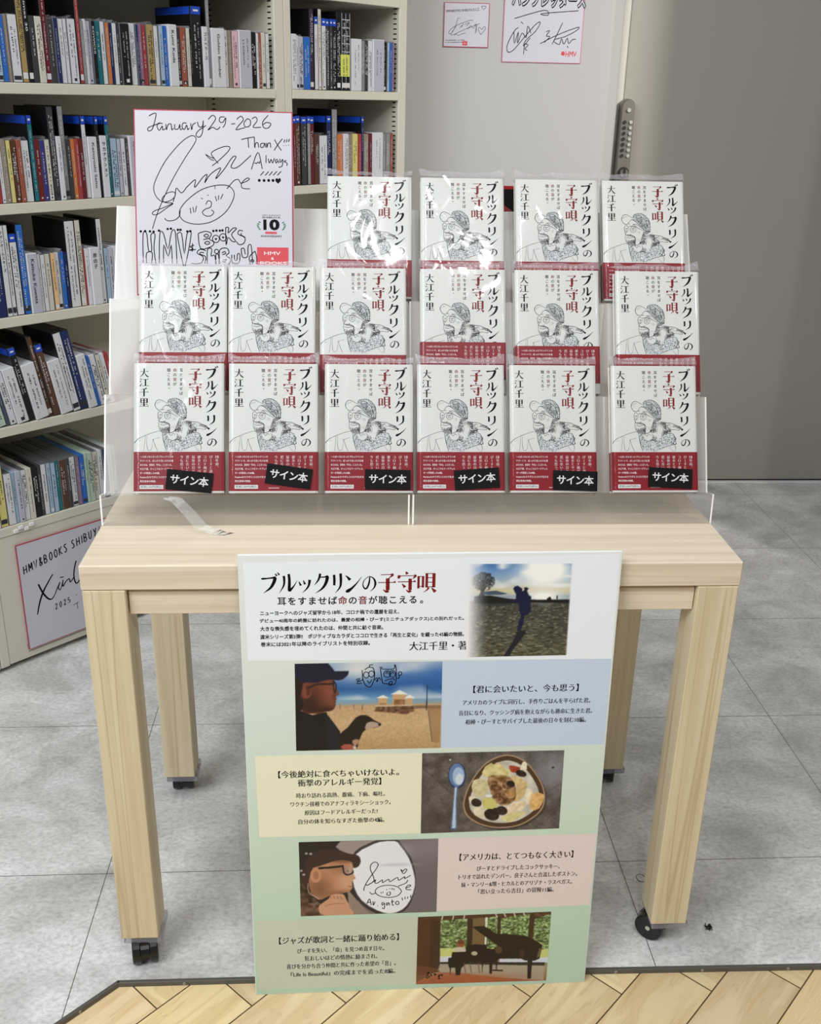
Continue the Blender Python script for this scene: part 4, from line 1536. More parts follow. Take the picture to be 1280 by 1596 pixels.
for st in [[(128, 1140), (130, 935), (155, 930), (165, 1048), (188, 1048), (183, 940), (212, 935), (203, 1030), (214, 1145)], [(150, 1142), (152, 1070), (190, 1066), (186, 1142)],
           [(238, 1142), (245, 932), (270, 928), (300, 1040), (325, 920), (352, 918), (360, 1142)], [(268, 1142), (272, 1010), (300, 1092), (322, 1010), (328, 1142)],
           [(363, 930), (395, 925), (412, 1072), (432, 930), (462, 925), (420, 1146), (402, 1146), (363, 930)], [(480, 1010), (452, 1020), (474, 1034), (446, 1046), (492, 1040)], [(470, 995), (466, 1056)],
           [(510, 925), (560, 908), (602, 925), (586, 963), (617, 985), (602, 1016), (525, 1032), (510, 925)], [(548, 940), (565, 928), (582, 938), (566, 952), (548, 940)], [(552, 992), (570, 980), (590, 990), (572, 1003), (552, 992)], [(545, 968), (585, 958)],
           [(700, 880), (722, 880), (716, 920), (750, 884), (776, 886), (740, 930), (770, 978), (742, 976), (716, 950), (702, 1005), (700, 880)],
           [(820, 903), (795, 898), (786, 925), (832, 950), (826, 990), (792, 1001), (775, 980)], [(810, 918), (806, 930), (836, 948)],
           [(562, 1048), (522, 1038), (500, 1065), (542, 1092), (532, 1132), (500, 1142), (460, 1140)], [(548, 1062), (524, 1060), (522, 1074), (560, 1092), (552, 1140)],
           [(570, 1142), (572, 1040), (602, 1035), (597, 1085), (622, 1080), (628, 1145)], [(632, 1142), (630, 1078), (648, 1076), (652, 1142)],
           [(655, 1142), (657, 1042), (706, 1028), (722, 1060), (702, 1080), (734, 1110), (716, 1146)], [(672, 1062), (692, 1052), (698, 1066), (676, 1074)], [(678, 1120), (690, 1130), (702, 1108), (690, 1112), (680, 1108)],
           [(740, 1074), (745, 1132), (790, 1130), (796, 1070), (780, 1070), (776, 1112), (760, 1112), (758, 1074)], [(806, 1030), (815, 1090), (850, 1085), (855, 1010), (877, 1010), (884, 1142)], [(806, 1030), (826, 1028), (834, 1070)],
           [(902, 1046), (862, 1090), (870, 1142)], [(902, 1046), (914, 1092), (912, 1142)], [(884, 1132), (872, 1116), (884, 1108), (894, 1116), (884, 1132)]]:
    pen(st, 1.15, sm=3)
for cx, cy in ((632, 962), (682, 950), (635, 1052)):
    rad = 24 if cy < 1000 else 14
    pen([(cx + rad * math.cos(t * math.pi / 4), cy + rad * 1.1 * math.sin(t * math.pi / 4)) for t in range(8)], 1.1, closed=True)
    if cy < 1000:
        mb.poly([zs(cx + a, cy + b_) for a, b_ in [(0, 11), (-9, 0), (-7, -8), (0, -4), (7, -8), (9, 0)]], .25, 'ink')
for x, y in [(115, 915), (145, 913), (178, 914), (203, 916), (240, 908), (300, 895), (322, 893), (370, 900), (388, 900), (435, 911), (456, 909), (615, 905), (636, 902), (660, 902), (678, 900)]:
    mb.disc(*zs(x, y), 1.9, .25, 'ink', 10)
u0, v0 = zs(916, 1146)
u1, v1 = zs(1136, 1018)
mb.rect(u0, v0, u1, v1, .2, 'logored')


def tfit(m, s, f, x0, y0, x1, y1, mt, bold=.0, serif=False):
    a = f(x0, y1)
    b_ = f(x1, y0)
    m.text(s, a[0], a[1], b_[0] - a[0], b_[1] - a[1], .3, mt, bold, serif)


tfit(mb, 'HMV', zs, 966, 1048, 1080, 1073, 'white', .01)
tfit(mb, '&', zs, 1014, 1088, 1034, 1108, 'white', .01)
tfit(mb, 'BOOKS', zs, 938, 1120, 1122, 1144, 'white', .01)
tfit(mb, '10', zs, 962, 815, 1075, 895, 'ink', .05)
tfit(mb, 'SHIBUYA', zs, 955, 796, 1082, 809, 'printdark', .02)
tfit(mb, 'HMV & BOOKS', zs, 955, 782, 1082, 791, 'printdark')
tfit(mb, 'ANNIVERSARY', zs, 942, 930, 1092, 945, 'printdark', .02)
a, b_ = zs(975, 921), zs(1056, 905)
mb.rect(a[0], a[1], b_[0], b_[1], .25, 'logored')
for s, cx in ((-1, 950), (1, 1086)):
    for k in range(5):
        t = k / 4
        px_, py_ = cx + s * (12 * math.sin(t * math.pi)) + s * 6, 842 + 50 * t
        mb.ribbon([zs(px_, py_), zs(px_ + s * 8, py_ - 5), zs(px_ + s * 17, py_ - 9)], [.6, 2.0, .3], .25, 'laurel', sm=2)
o = mb.build('card_board', sig, scale=.001)
sig.location = (-.2915, .3175, .9965)
sig.rotation_euler = (-math.radians(17.5), 0, 0)

# --- the two on the wall panel
YP = YW - .045 - .0035


def zw(x, y):
    return (600 + x / 3.2, y / 3.2)


big, mb = card('signed_card', 242, 272, 'cardpink', 'large signed card with pink edge hanging on the white wall panel')


def zb(x, y):
    return ((x - 588) / 384 * 242 - 121, (320 - y) / 384 * 242 * 1.03)


P = lambda pts, w=2.1, sm=4, closed=False: mb.ribbon([zb(*p) for p in pts], w, .25, 'ink', sm=sm if len(pts) > 2 else 0, closed=closed)
for bold, mt, dd in ((.095, 'ink', .2), (.012, 'card', .3)):
    Pp, Ff = glyphs('ハンブレッダーズ', bold)
    a, b_ = zb(622, 90), zb(982, 10)
    lo, hi = glyphs('ハンブレッダーズ', .095)[0].min(0), glyphs('ハンブレッダーズ', .095)[0].max(0)
    mb.add([(a[0] + (q[0] - lo[0]) / (hi[0] - lo[0]) * (b_[0] - a[0]), -dd, a[1] + (q[1] - lo[1]) / (hi[1] - lo[1]) * (b_[1] - a[1])) for q in Pp], Ff, mt)
for st in [[(640, 135), (780, 98), (800, 118), (768, 112), (945, 96)], [(660, 172), (640, 190), (612, 245), (614, 275), (640, 270), (690, 215), (740, 160), (765, 148), (745, 185), (700, 225), (690, 250), (720, 215)], [(640, 190), (645, 240), (662, 190), (660, 240), (680, 195), (700, 215), (705, 165), (722, 195)], [(695, 240), (692, 285)], [(695, 240), (712, 245), (698, 262), (710, 268)], [(672, 148), (682, 156)],
           [(795, 188), (812, 182), (798, 205), (815, 208), (790, 232)], [(872, 148), (850, 195), (828, 240)], [(770, 238), (850, 200), (948, 165), (940, 180), (890, 205), (835, 222), (862, 240), (872, 215), (885, 238), (900, 212), (908, 235), (925, 218), (942, 216)], [(900, 246), (908, 252)]]:
    P(st)
mb.disc(*zb(884, 278), 6, .25, 'logored', 14)
a, b_ = zb(896, 291), zb(950, 268)
mb.text('HMV', a[0], a[1], b_[0] - a[0], b_[1] - a[1], .25, 'logored', .03)
mb.build('card_board', big, scale=.001)
big.location = (.4955, YP, 1.3835)
sm_, mb = card('signed_card', 136, 121, 'cardred', 'small signed card with red edge hanging on the white wall panel')


def zq(x, y):
    return ((x - 292) / 222 * 136 - 68, (241 - y) / 207 * 121)


P = lambda pts, w=1.15, sm=4: mb.ribbon([zq(*p) for p in pts], w, .25, 'ink', sm=sm if len(pts) > 2 else 0)
a = zq(302, 82)
mb.text('HMV&BOOKS SHIBUYAさん江', a[0], a[1], 100, 8.5, .25, 'printdark', .02, rot=math.radians(4))
for st in [[(480, 60), (474, 50), (484, 48), (497, 50), (482, 66)], [(372, 105), (360, 108), (352, 140), (330, 178), (318, 172), (345, 145), (420, 115), (435, 118)], [(352, 145), (330, 185), (395, 158), (440, 140), (470, 128)], [(385, 140), (372, 150), (390, 132)], [(395, 135), (418, 125), (404, 142)], [(410, 156), (425, 140), (440, 152), (448, 130), (455, 170)], [(455, 130), (448, 178)], [(476, 180), (462, 155), (470, 146), (480, 155), (492, 142), (498, 152), (476, 180)], [(345, 186), (355, 180), (365, 186), (385, 178), (402, 174)]]:
    P(st)
for r_ in range(2):
    x = 303
    while x < 400:
        q = zq(x, 212 + r_ * 10 - (x - 303) * .03)
        mb.rect(q[0], q[1], q[0] + 2.2, q[1] + 2.4, .2, 'printdark')
        x += RNG.choice((5, 6, 9))
a, b_ = zq(387, 232), zq(411, 212)
mb.rect(a[0], a[1], b_[0], b_[1], .25, 'logored')
mb.text('HMV', a[0] + 3, a[1] + 4, 8, 3, .3, 'white')
mb.build('card_board', sm_, scale=.001)
sm_.location = (.2625, YP, 1.4215)

# --- the one on the base of the wide bay
low, mb = card('signed_card', 242, 272, 'cardred', 'white signed card fixed low on the bookcase base behind the table leg')
OX = -121


def brd(pts, w=2.6, sm=4):
    mb.ribbon([(p[0] + OX, p[1]) for p in pts], w, .25, 'ink', sm=sm if len(pts) > 2 else 0)


hand(mb, 'HMV&BOOKS SHIBUYA', 12 + OX, 196, 20, 13.3, .25, 'ink', 2.6, .20)
brd([(42.8, 159.6), (51.2, 134.3), (62.0, 115.4), (71.7, 110.4), (80.0, 117.9), (87.4, 130.3), (97.7, 146.2), (92, 134), (95.3, 126), (101, 136), (106.1, 149.3)], [4, 4.4, 4.2, 3, 2.4, 2.6, 2.8, 2.6, 2.4, 2, 2])
brd([(81.7, 172.7), (67.0, 155.5), (51.2, 134.3), (39.2, 108.8), (31.0, 83.3)], [3, 3.6, 4.4, 4.0, 3.0])
brd([(99.1, 157.7), (108.5, 156.5)], 2.4)
brd([(106.1, 149.3), (103.2, 132.2), (112.8, 142.4), (122.4, 146.6), (124.2, 136.9), (135.1, 146.7)], 2.8)
brd([(145.3, 187.0), (138.3, 166.7), (135.1, 146.7), (139.1, 128.6), (150, 135), (170, 160)], 3.4)
hand(mb, '2025', 78 + OX, 80, 14, 11.5, .25, 'ink', 2.0, .12)
mb.disc(136 + OX, 98, 1.3, .25, 'ink')
brd([(124.5, 74.0), (140.1, 77)], 1.4)
brd([(135.1, 77.0), (135.8, 60)], 1.4)
mb.build('card_board', low, scale=.001)
low.matrix_world = SM @ Matrix.Translation((.076 + .121, -.0045, .0365))

# --- dark picture card with a red frame, behind the top row of books
rc, mb = card('framed_card', 118, 136, 'logored', 'red-framed dark picture card on the wall, showing between two top-row books', None)
mb.rect(-59, 0, 59, 136, .15, 'band')
mb.rect(-50, 8, 50, 126, .25, 'black')
mb.poly([(-30, 14), (30, 14), (34, 60), (6, 78), (-30, 62)], .3, 'c_maroon')
mb.build('card_board', rc, scale=.001)
rc.location = (.398, YP, .888)

# ================================================================== POSTER
PW, PH = 515.0, 728.0
po = empty('poster_board', (.0195, -.0545, -.0078), (-math.radians(3.35), 0, math.radians(.6)))
tag(po, 'pale green foam-board poster leaning against the front of the table', 'poster')


def pic_mesh(name, corners, arr, d, parent):
    """printed picture: pixel colours (sRGB 0-255) on a fine grid between four corners TL TR BR BL in mm"""
    h, w = arr.shape[:2]
    tl, tr, br, bl = [np.array(c, float) for c in corners]
    s = (np.arange(w) / (w - 1))[None, :, None]
    t = (np.arange(h) / (h - 1))[:, None, None]
    Pp = (tl * (1 - s) + tr * s) * (1 - t) + (bl * (1 - s) + br * s) * t
    co = np.zeros((h, w, 3))
    co[..., 0] = (Pp[..., 0] - PW / 2) * .001
    co[..., 1] = -d * .001
    co[..., 2] = Pp[..., 1] * .001
    idx = np.arange(h * w).reshape(h, w)
    q = np.stack([idx[1:, :-1], idx[1:, 1:], idx[:-1, 1:], idx[:-1, :-1]], -1).reshape(-1, 4)
    me = bpy.data.meshes.new(name)
    me.from_pydata(co.reshape(-1, 3).tolist(), [], q.tolist())
    c = np.clip(arr, 0, 255) / 255.0
    c = np.where(c <= .04045, c / 12.92, ((c + .055) / 1.055) ** 2.4)
    ca = me.color_attributes.new('print', 'FLOAT_COLOR', 'POINT')
    ca.data.foreach_set('color', np.concatenate([c, np.ones((h, w, 1))], -1).astype('f').ravel())
    me.materials.append(M['photo'])
    o = bpy.data.objects.new(name, me)
    COL.objects.link(o)
    o.parent = parent
    return o


class Pic:
    """small numpy painter; coordinates are turned to 0..1 by an affine map from three corners"""

    def __init__(s, w, h, tl, tr, bl, base=(128, 128, 128)):
        s.w, s.h = w * 2, h * 2
        s.a = np.zeros((s.h, s.w, 3)) + np.array(base, float)
        A = np.array([[tr[0] - tl[0], bl[0] - tl[0]], [tr[1] - tl[1], bl[1] - tl[1]]], float)
        s.I = np.linalg.inv(A)
        s.o = np.array(tl, float)
        s.X, s.Y = np.meshgrid((np.arange(s.w) + .5) / s.w, (np.arange(s.h) + .5) / s.h)
        s.r = np.random.RandomState(5)

    def q(s, p):
        return s.I @ (np.array(p, float) - s.o)

    def mask(s, pts, sm=0):
        if sm:
            pts = smooth(pts, sm, True)
        P = [s.q(p) for p in pts]
        m = np.zeros(s.X.shape, bool)
        for i in range(len(P)):
            a, b = P[i], P[i - 1]
            if a[1] == b[1]:
                continue
            c = ((a[1] > s.Y) != (b[1] > s.Y)) & (s.X < (b[0] - a[0]) * (s.Y - a[1]) / (b[1] - a[1]) + a[0])
            m ^= c
        return m

    def noise(s, nx, ny):
        g = s.r.rand(ny + 2, nx + 2)
        x = s.X * nx
        y = s.Y * ny
        i, j = x.astype(int), y.astype(int)
        fx, fy = x - i, y - j
        return (g[j, i] * (1 - fx) + g[j, i + 1] * fx) * (1 - fy) + (g[j + 1, i] * (1 - fx) + g[j + 1, i + 1] * fx) * fy

    def fill(s, m, col, alpha=1.0, var=0, nz=None):
        al = (m * alpha)[..., None] if not np.isscalar(m) else alpha
        c = np.array(col, float) + np.zeros_like(s.a)
        if var:
            n = s.noise(*(nz or (60, 40)))
            c = c + ((n - .5) * 2 * var)[..., None]
        s.a = s.a * (1 - al) + c * al

    def poly(s, pts, col, sm=0, alpha=1.0, var=0, nz=None):
        s.fill(s.mask(pts, sm), col, alpha, var, nz)

    def line(s, pts, w, col, sm=4):
        P = smooth(pts, sm) if sm and len(pts) > 2 else pts
        P = [np.array(p, float) for p in P]
        for a, b in zip(P[:-1], P[1:]):
            t = b - a
            n = np.array((-t[1], t[0])) / (math.hypot(*t) or 1) * w / 2
            e = t / (math.hypot(*t) or 1) * w * .25
            s.poly([a + n - e, b + n + e, b - n + e, a - n - e], col)

    def ell(s, c, rx, ry, col, alpha=1.0, rot=0, var=0, nz=None):
        pts = []
        for i in range(28):
            a = 2 * math.pi * i / 28
            x, y = rx * math.cos(a), ry * math.sin(a)
            pts.append((c[0] + x * math.cos(rot) - y * math.sin(rot), c[1] + x * math.sin(rot) + y * math.cos(rot)))
        s.poly(pts, col, 0, alpha, var, nz)

    def glow(s, c, rx, ry, col, k=1.0):
        p = s.q(c)
        px = s.q((c[0] + rx, c[1])) - p
        py = s.q((c[0], c[1] + ry)) - p
        g = np.exp(-(((s.X - p[0]) / abs(px[0])) ** 2 + ((s.Y - p[1]) / abs(py[1])) ** 2)) * k
        s.fill(np.clip(g, 0, 1), col)

    def vgrad(s, stops):
        for ch in range(3):
            s.a[..., ch] = np.interp(s.Y, [t for t, _ in stops], [c[ch] for _, c in stops])

    def soft(s, n=1):
        for _ in range(n):
            a = np.pad(s.a, ((1, 1), (1, 1), (0, 0)), 'edge')
            s.a = (a[1:-1, 1:-1] * 2 + a[:-2, 1:-1] + a[2:, 1:-1] + a[1:-1, :-2] + a[1:-1, 2:]) / 6

    def out(s):
        s.soft(3)
        return s.a.reshape(s.h // 2, 2, s.w // 2, 2, 3).mean((1, 3))


# board with its printed colour fading from white to pale green
mb = MB()
mb.bevbox(-PW / 2, PW / 2, 0, 5, 0, PH, 'foam', .4)
E0 = .25
cn = {'white': [(6.8, 717.3), (511.1, 724.8), (512.5, 567.5), (8.3, 573.9)], 'blue': [(274.6, 568.3), (512, 567.5), (512.5, 430.5), (275.8, 431.0)], 'yellow': [(12.7, 424.5), (249.5, 422.7), (249.7, 287.2), (14.9, 288.4)],
      'pink': [(276.3, 277.9), (513, 278.3), (512, 148.3), (277.0, 146.7)], 'green': [(5, 140), (248.7, 137), (248.5, 8.9), (5.1, 10.0)]}
mb.build('board', po, scale=.001)
pb = Pic(24, 60, (0, 0), (1, 0), (0, 1))
pb.vgrad([(0, (238, 240, 240)), (.25, (226, 234, 228)), (.5, (214, 230, 216)), (.8, (196, 222, 202)), (1, (188, 216, 196))])
pic_mesh('printed_background', [(1, PH - 1), (PW - 1, PH - 1), (PW - 1, 1), (1, 1)], pb.out(), .1, po)
mb = MB()
for k, mt in (('white', 'blockwhite'), ('blue', 'blockblue'), ('yellow', 'blockyellow'), ('pink', 'blockpink'), ('green', 'blockgreen')):
    mb.poly([(a - PW / 2, b_) for a, b_ in cn[k]][::-1], .2, mt)
TITLE = [["ブ", 28.4, 673.1, 25.1, 29.2], ["ル", 53.5, 673.0, 23.6, 29.3], ["ッ", 77.1, 672.9, 21.2, 29.3], ["ク", 99.2, 672.7, 22.9, 29.4], ["リ", 122.1, 672.6, 18.0, 29.4], ["ン", 139.3, 672.5, 24.7, 29.4], ["の", 163.2, 673.4, 19.8, 26.5], ["子", 184.6, 672.3, 24.8, 29.5], ["守", 210.3, 672.1, 26.1, 29.6], ["唄", 237.2, 672.0, 26.2, 29.6]]
for ch, u, v, w, h in TITLE:
    brush(mb, ch, u - PW / 2, v, w, h, .35, 'redink' if ch in '子守唄' else 'ink', k=1.25)
TEXTS = [["ニューヨークへのジャズ留学から18年、コロナ禍での還暦を迎え、", 120.5, 644.4, 187.0, 7.7, "G"], ["デビュー40周年の終盤に訪れたのは、最愛の相棒・ぴーす(ミニチュアダックス)との別れだった。", 164.3, 632.8, 276.8, 7.8, "G"], ["大きな喪失感を埋めてくれたのは、仲間と共に紡ぐ音楽。", 109.4, 621.4, 166.1, 7.8, "G"], ["渡米シリーズ第5弾!!　ポジティブなカラダとココロで生きる「再生と変化」を綴った45編の物語。", 164.7, 609.4, 277.4, 7.9, "G"], ["巻末には2021年以降のライブリストを特別収録。", 100.5, 598.2, 148.1, 7.9, "G"], ["大江千里・著", 268.2, 592.1, 80.0, 14.5, "M"],
         ["【君に会いたいと、今も思う】", 394.0, 523.5, 149.8, 13.1, "M"], ["アメリカのライブに同行し、手作りごはんを平らげた君。", 396.0, 502.9, 182.2, 9.3, "M"], ["盲目になり、クッシング病を抱えながらも懸命に生きた君。", 395.6, 486.3, 190.8, 9.4, "M"], ["相棒・ぴーすとサバイブした最後の日々を刻む10編。", 396.5, 471.9, 173.2, 9.4, "M"],
         ["【今後絶対に食べちゃいけないよ。", 130.7, 393.1, 172.3, 13.2, "M"], ["衝撃のアレルギー発覚】", 131.7, 378.4, 119.4, 13.2, "M"], ["時おり訪れる高熱、腹痛、下痢、嘔吐。", 133.1, 357.3, 127.4, 9.2, "M"], ["ワクチン接種でのアナフィラキシーショック。", 133.1, 342.9, 144.6, 9.3, "M"], ["原因はフードアレルギーだった!", 133.6, 328.3, 105.6, 9.4, "M"], ["自分の体を知らなすぎた衝撃の4編。", 134.0, 313.2, 124.6, 9.4, "M"],
         ["【アメリカは、とてつもなく大きい】", 394.6, 243.0, 171.8, 14.2, "M"], ["ぴーすとドライブしたコックサッキー、", 398.2, 222.0, 126.0, 9.9, "M"], ["トリオで訪れたデンバー、良子さんと合流したボストン。", 398.7, 207.6, 180.6, 10.0, "M"], ["妹・マンリー&甥・ヒカルとのアリゾナ・ラスベガス。", 397.4, 193.3, 168.9, 10.0, "M"], ["「思い立ったら吉日」の冒険11編。", 396.9, 179.9, 115.7, 10.1, "M"],
         ["【ジャズが歌詞と一緒に踊り始める】", 129.2, 101.4, 182.0, 14.8, "M"], ["ぴーすを失い、「命」を見つめ直す日々。", 131.6, 81.2, 132.4, 10.3, "M"], ["狂おしいほどの情熱に励まされ、", 132.0, 66.7, 111.3, 10.4, "M"], ["喜びを分かち合う仲間と共に作った希望の「音」。", 132.3, 52.2, 167.4, 10.5, "M"], ["『Life Is Beautiful』の完成までを追った8編。", 134.8, 36.9, 160.9, 10.5, "M"]]
for t, uc, vc, w, h, st in TEXTS:
    h *= .9
    mb.text(t, uc - w / 2 - PW / 2, vc - h / 2, w, h, .35, 'ink', .03 if st == 'G' else .014, st == 'M')
sub = "耳をすませば命の音が聴こえる。"
for i, ch in enumerate(sub):
    cw = 197.6 / 14.6
    mb.char(ch, 148.4 - 98.8 - PW / 2 + (i + .5) * cw + (0 if ch != '。' else 2), 661.5, 12.6, .35, 'redink' if ch in '命音' else 'ink', .02)
mb.build('printed_text', po, scale=.001)

# --- picture 1: silhouette on a beach, fading out to the left
p = Pic(170, 160, (330, 30), (1008, 28), (330, 662))
p.vgrad([(0, (70, 118, 178)), (.1, (120, 156, 200)), (.2, (170, 185, 190)), (.28, (214, 205, 165)), (.33, (190, 190, 180)), (.335, (150, 165, 180)), (.38, (160, 170, 178)), (.41, (40, 42, 44)), (.45, (70, 72, 66)), (1, (86, 84, 66))])
nn_ = p.noise(9, 22)
p.fill((p.Y < .26) * np.clip((nn_ - .45) * 2.2, 0, 1), (236, 238, 240))
p.glow((840, 70), 150, 110, (255, 255, 250), 1.6)
p.glow((830, 250), 110, 40, (255, 255, 250), 1.2)
for _ in range(900):
    x, y = p.r.uniform(330, 1008), p.r.uniform(300, 660)
    l = 12 + 20 * (y - 300) / 360
    c = p.r.choice([38, 60, 120, 150])
    a_ = p.r.uniform(-.5, .5)
    p.line([(x, y), (x + l * math.cos(a_), y + l * .5 * math.sin(a_))], 4, (c, c * .98, c * .8), 0)
for _ in range(420):
    a_, q_ = p.r.uniform(0, 6.28), p.r.uniform(0, 1) ** .6
    p.ell((438 + 74 * q_ * math.cos(a_), 148 + 62 * q_ * math.sin(a_)), p.r.uniform(2, 9), p.r.uniform(2, 7), (52, 56, 58), .55)
for k in range(9):
    a_ = -2.9 + k * .33
    p.line([(430, 225), (434 + 34 * math.cos(a_), 180 + 30 * math.sin(a_)), (436 + 74 * math.cos(a_), 150 + 58 * math.sin(a_))], 4, (46, 48, 50), 3)
p.poly([(405, 250), (440, 180), (450, 250)], (50, 50, 50))
p.poly([(440, 215), (520, 208), (600, 230), (560, 236), (440, 236)], (72, 86, 104))
p.poly([(380, 245), (480, 240), (600, 262), (680, 270), (1008, 272), (1008, 296), (800, 292), (380, 292)], (26, 28, 30))
p.poly([(855, 262), (875, 250), (885, 270), (870, 292), (855, 288)], (24, 26, 28))
p.line([(920, 245), (920, 268)], 8, (30, 30, 34), 0)
navy = (22, 26, 60)
p.poly([(632, 196), (640, 182), (660, 176), (672, 184), (690, 195), (690, 215), (705, 205), (700, 190), (718, 186), (732, 196), (722, 210), (735, 240), (752, 250), (748, 290), (754, 350), (735, 372), (712, 380), (706, 440), (690, 482), (666, 484), (676, 420), (690, 380), (676, 345), (672, 295), (655, 288), (612, 292), (604, 284), (650, 270), (652, 235), (640, 215)], navy)
p.poly([(690, 480), (722, 482), (722, 500), (690, 550), (640, 620), (622, 662), (580, 662), (640, 560), (668, 490)], (26, 28, 40))
p.fill(np.clip(1 - (p.X - .02) / .20, 0, 1) ** 1.3, (246, 246, 252))
p.fill(np.clip((p.X - .985) / .015, 0, 1), (246, 246, 252))
PCN = {1: [(304, 712.5), (447, 711.5), (448, 574.5), (307, 574)], 2: [(71.5, 568.3), (274.6, 568.3), (275.8, 431.0), (70.9, 431.4)], 3: [(249.5, 422.7), (454.9, 422.3), (455.7, 289.2), (250.2, 287.2)], 4: [(71.4, 278.2), (276.3, 277.4), (276.5, 145.6), (72.1, 145.9)], 5: [(248.7, 137), (453.3, 138.5), (453.2, 6.5), (248.0, 8.9)]}
pic_mesh('photo_print', PCN[1], p.out(), .42, po)['label'] = 'printed photo of a dark figure standing on a beach'

# --- picture 2: man in a cap with a dog by the sea
p = Pic(240, 150, (55, 76), (1228, 46), (68, 772))
p.vgrad([(0, (150, 175, 205)), (.12, (60, 110, 178)), (.3, (34, 92, 160)), (.42, (120, 165, 200)), (.47, (150, 160, 160)), (.49, (196, 160, 120)), (.7, (208, 174, 132)), (1, (186, 150, 106))])
n1 = p.noise(7, 10)
p.fill((p.Y < .42) * np.clip((n1 - .5) * 2.4, 0, 1) * .75, (214, 220, 226))
p.glow((560, 120), 210, 90, (226, 226, 224), .95)
p.glow((1000, 90), 120, 50, (205, 214, 224), .7)
p.fill((p.Y > .49) * 1.0, (0, 0, 0), .0)
p.a += ((p.noise(110, 80) - .5) * 26 * (p.Y > .49))[..., None]
p.poly([(700, 400), (1228, 395), (1228, 420), (700, 425)], (92, 66, 56), 0, .6)
p.poly([(1120, 405), (1228, 400), (1228, 700), (1165, 690)], (150, 112, 76), 0, .6)
p.line([(1125, 430), (1165, 690)], 6, (110, 82, 60), 0)
p.line([(1112, 240), (1112, 435)], 8, (30, 42, 70), 0)
for x in (418, 528, 596):
    p.line([(x, 392), (x, 430)], 6, (90, 80, 84), 0)
for x0, x1, yt, yb, rf in ((838, 945, 305, 400, 276), (722, 795, 335, 400, 316), (950, 996, 335, 385, 308)):
    p.poly([(x0, yt), (x1, yt), (x1, yb), (x0, yb)], (204, 164, 118))
    p.poly([(x0 + 10, yt + 45), (x1 - 10, yt + 45), (x1 - 10, yb - 6), (x0 + 10, yb - 6)], (158, 112, 76), 0, 1, 40, (40, 20))
    p.poly([(x0 - 20, yt + 6), ((x0 + x1) / 2, rf), (x1 + 20, yt + 6)], (236, 236, 232))
p.poly([(690, 445), (720, 405), (1000, 398), (1015, 440), (950, 468), (800, 455)], (112, 76, 56), 0, .95, 50, (60, 40))
p.line([(700, 405), (1000, 396)], 9, (214, 190, 158), 0)
# man
p.poly([(55, 76), (318, 70), (352, 105), (372, 132), (486, 130), (478, 162), (440, 196), (400, 205), (360, 200), (300, 230), (100, 260), (60, 300)], (18, 22, 52), 0)
p.poly([(120, 230), (230, 225), (300, 205), (365, 200), (378, 250), (408, 300), (400, 322), (384, 330), (392, 352), (378, 372), (384, 400), (360, 438), (300, 452), (250, 470), (120, 450), (90, 350)], (112, 58, 44), 3)
fm = p.mask([(100, 240), (300, 205), (365, 200), (378, 250), (408, 300), (384, 330), (384, 400), (360, 438), (300, 452), (120, 450)], 3)
keep = p.a.copy()
p.glow((330, 300), 80, 90, (146, 82, 62), .75)
p.glow((345, 400), 60, 40, (132, 78, 62), .7)
p.glow((170, 400), 110, 110, (40, 20, 20), .8)
p.glow((300, 440), 110, 34, (44, 24, 22), .8)
p.glow((372, 330), 14, 20, (78, 40, 34), .7)
p.a = np.where(fm[..., None], p.a, keep)
p.poly([(362, 372), (390, 368), (380, 380)], (72, 34, 30))
p.ell((150, 290), 42, 62, (120, 62, 48))
p.ell((160, 285), 24, 40, (78, 36, 30), .8)
p.ell((140, 300), 14, 40, (138, 76, 60), .6)
p.poly([(56, 200), (110, 215), (120, 260), (104, 330), (130, 400), (62, 480)], (26, 16, 20), 3)
p.line([(170, 262), (240, 236), (362, 232)], 12, (28, 22, 26), 3)
p.line([(362, 206), (386, 240), (378, 305), (366, 270), (362, 206)], 9, (24, 24, 34), 2)
p.poly([(60, 430), (200, 480), (310, 455), (320, 480), (370, 540), (420, 610), (440, 770), (68, 775)], (14, 13, 18), 0)
p.poly([(300, 480), (360, 530), (400, 600), (420, 770), (330, 770)], (22, 26, 40), 2)
# dog
p.poly([(415, 640), (480, 580), (545, 498), (600, 476), (650, 486), (690, 515), (748, 545), (740, 565), (690, 580), (640, 590), (600, 620), (570, 700), (545, 760), (420, 768)], (30, 22, 20), 2)
p.poly([(630, 545), (680, 528), (742, 548), (735, 565), (680, 580), (625, 598)], (186, 160, 140), 2)
p.ell((738, 552), 12, 10, (20, 18, 20))
p.ell((652, 518), 9, 7, (10, 10, 10))
p.poly([(520, 680), (575, 675), (560, 715), (535, 725)], (176, 140, 116), 2)
p.ell((485, 738), 56, 26, (168, 84, 72))
p.ell((540, 742), 14, 16, (206, 196, 190))
pic_mesh('photo_print', PCN[2], p.out(), .42, po)['label'] = 'printed photo of a person in a cap holding a dog at the beach'


def doodle(corners, f, strokes, name, w=.9, mt='ink'):
    m = MB()
    tl, tr, br, bl = [np.array(c, float) for c in corners]
    for st in strokes:
        pts = []
        for a in st:
            s, t = f(a)
            q = (tl * (1 - s) + tr * s) * (1 - t) + (bl * (1 - s) + br * s) * t
            pts.append((q[0] - PW / 2, q[1]))
        m.ribbon(pts, w, .6, mt, sm=4 if len(pts) > 2 else 0)
    return m.build(name, po, scale=.001)


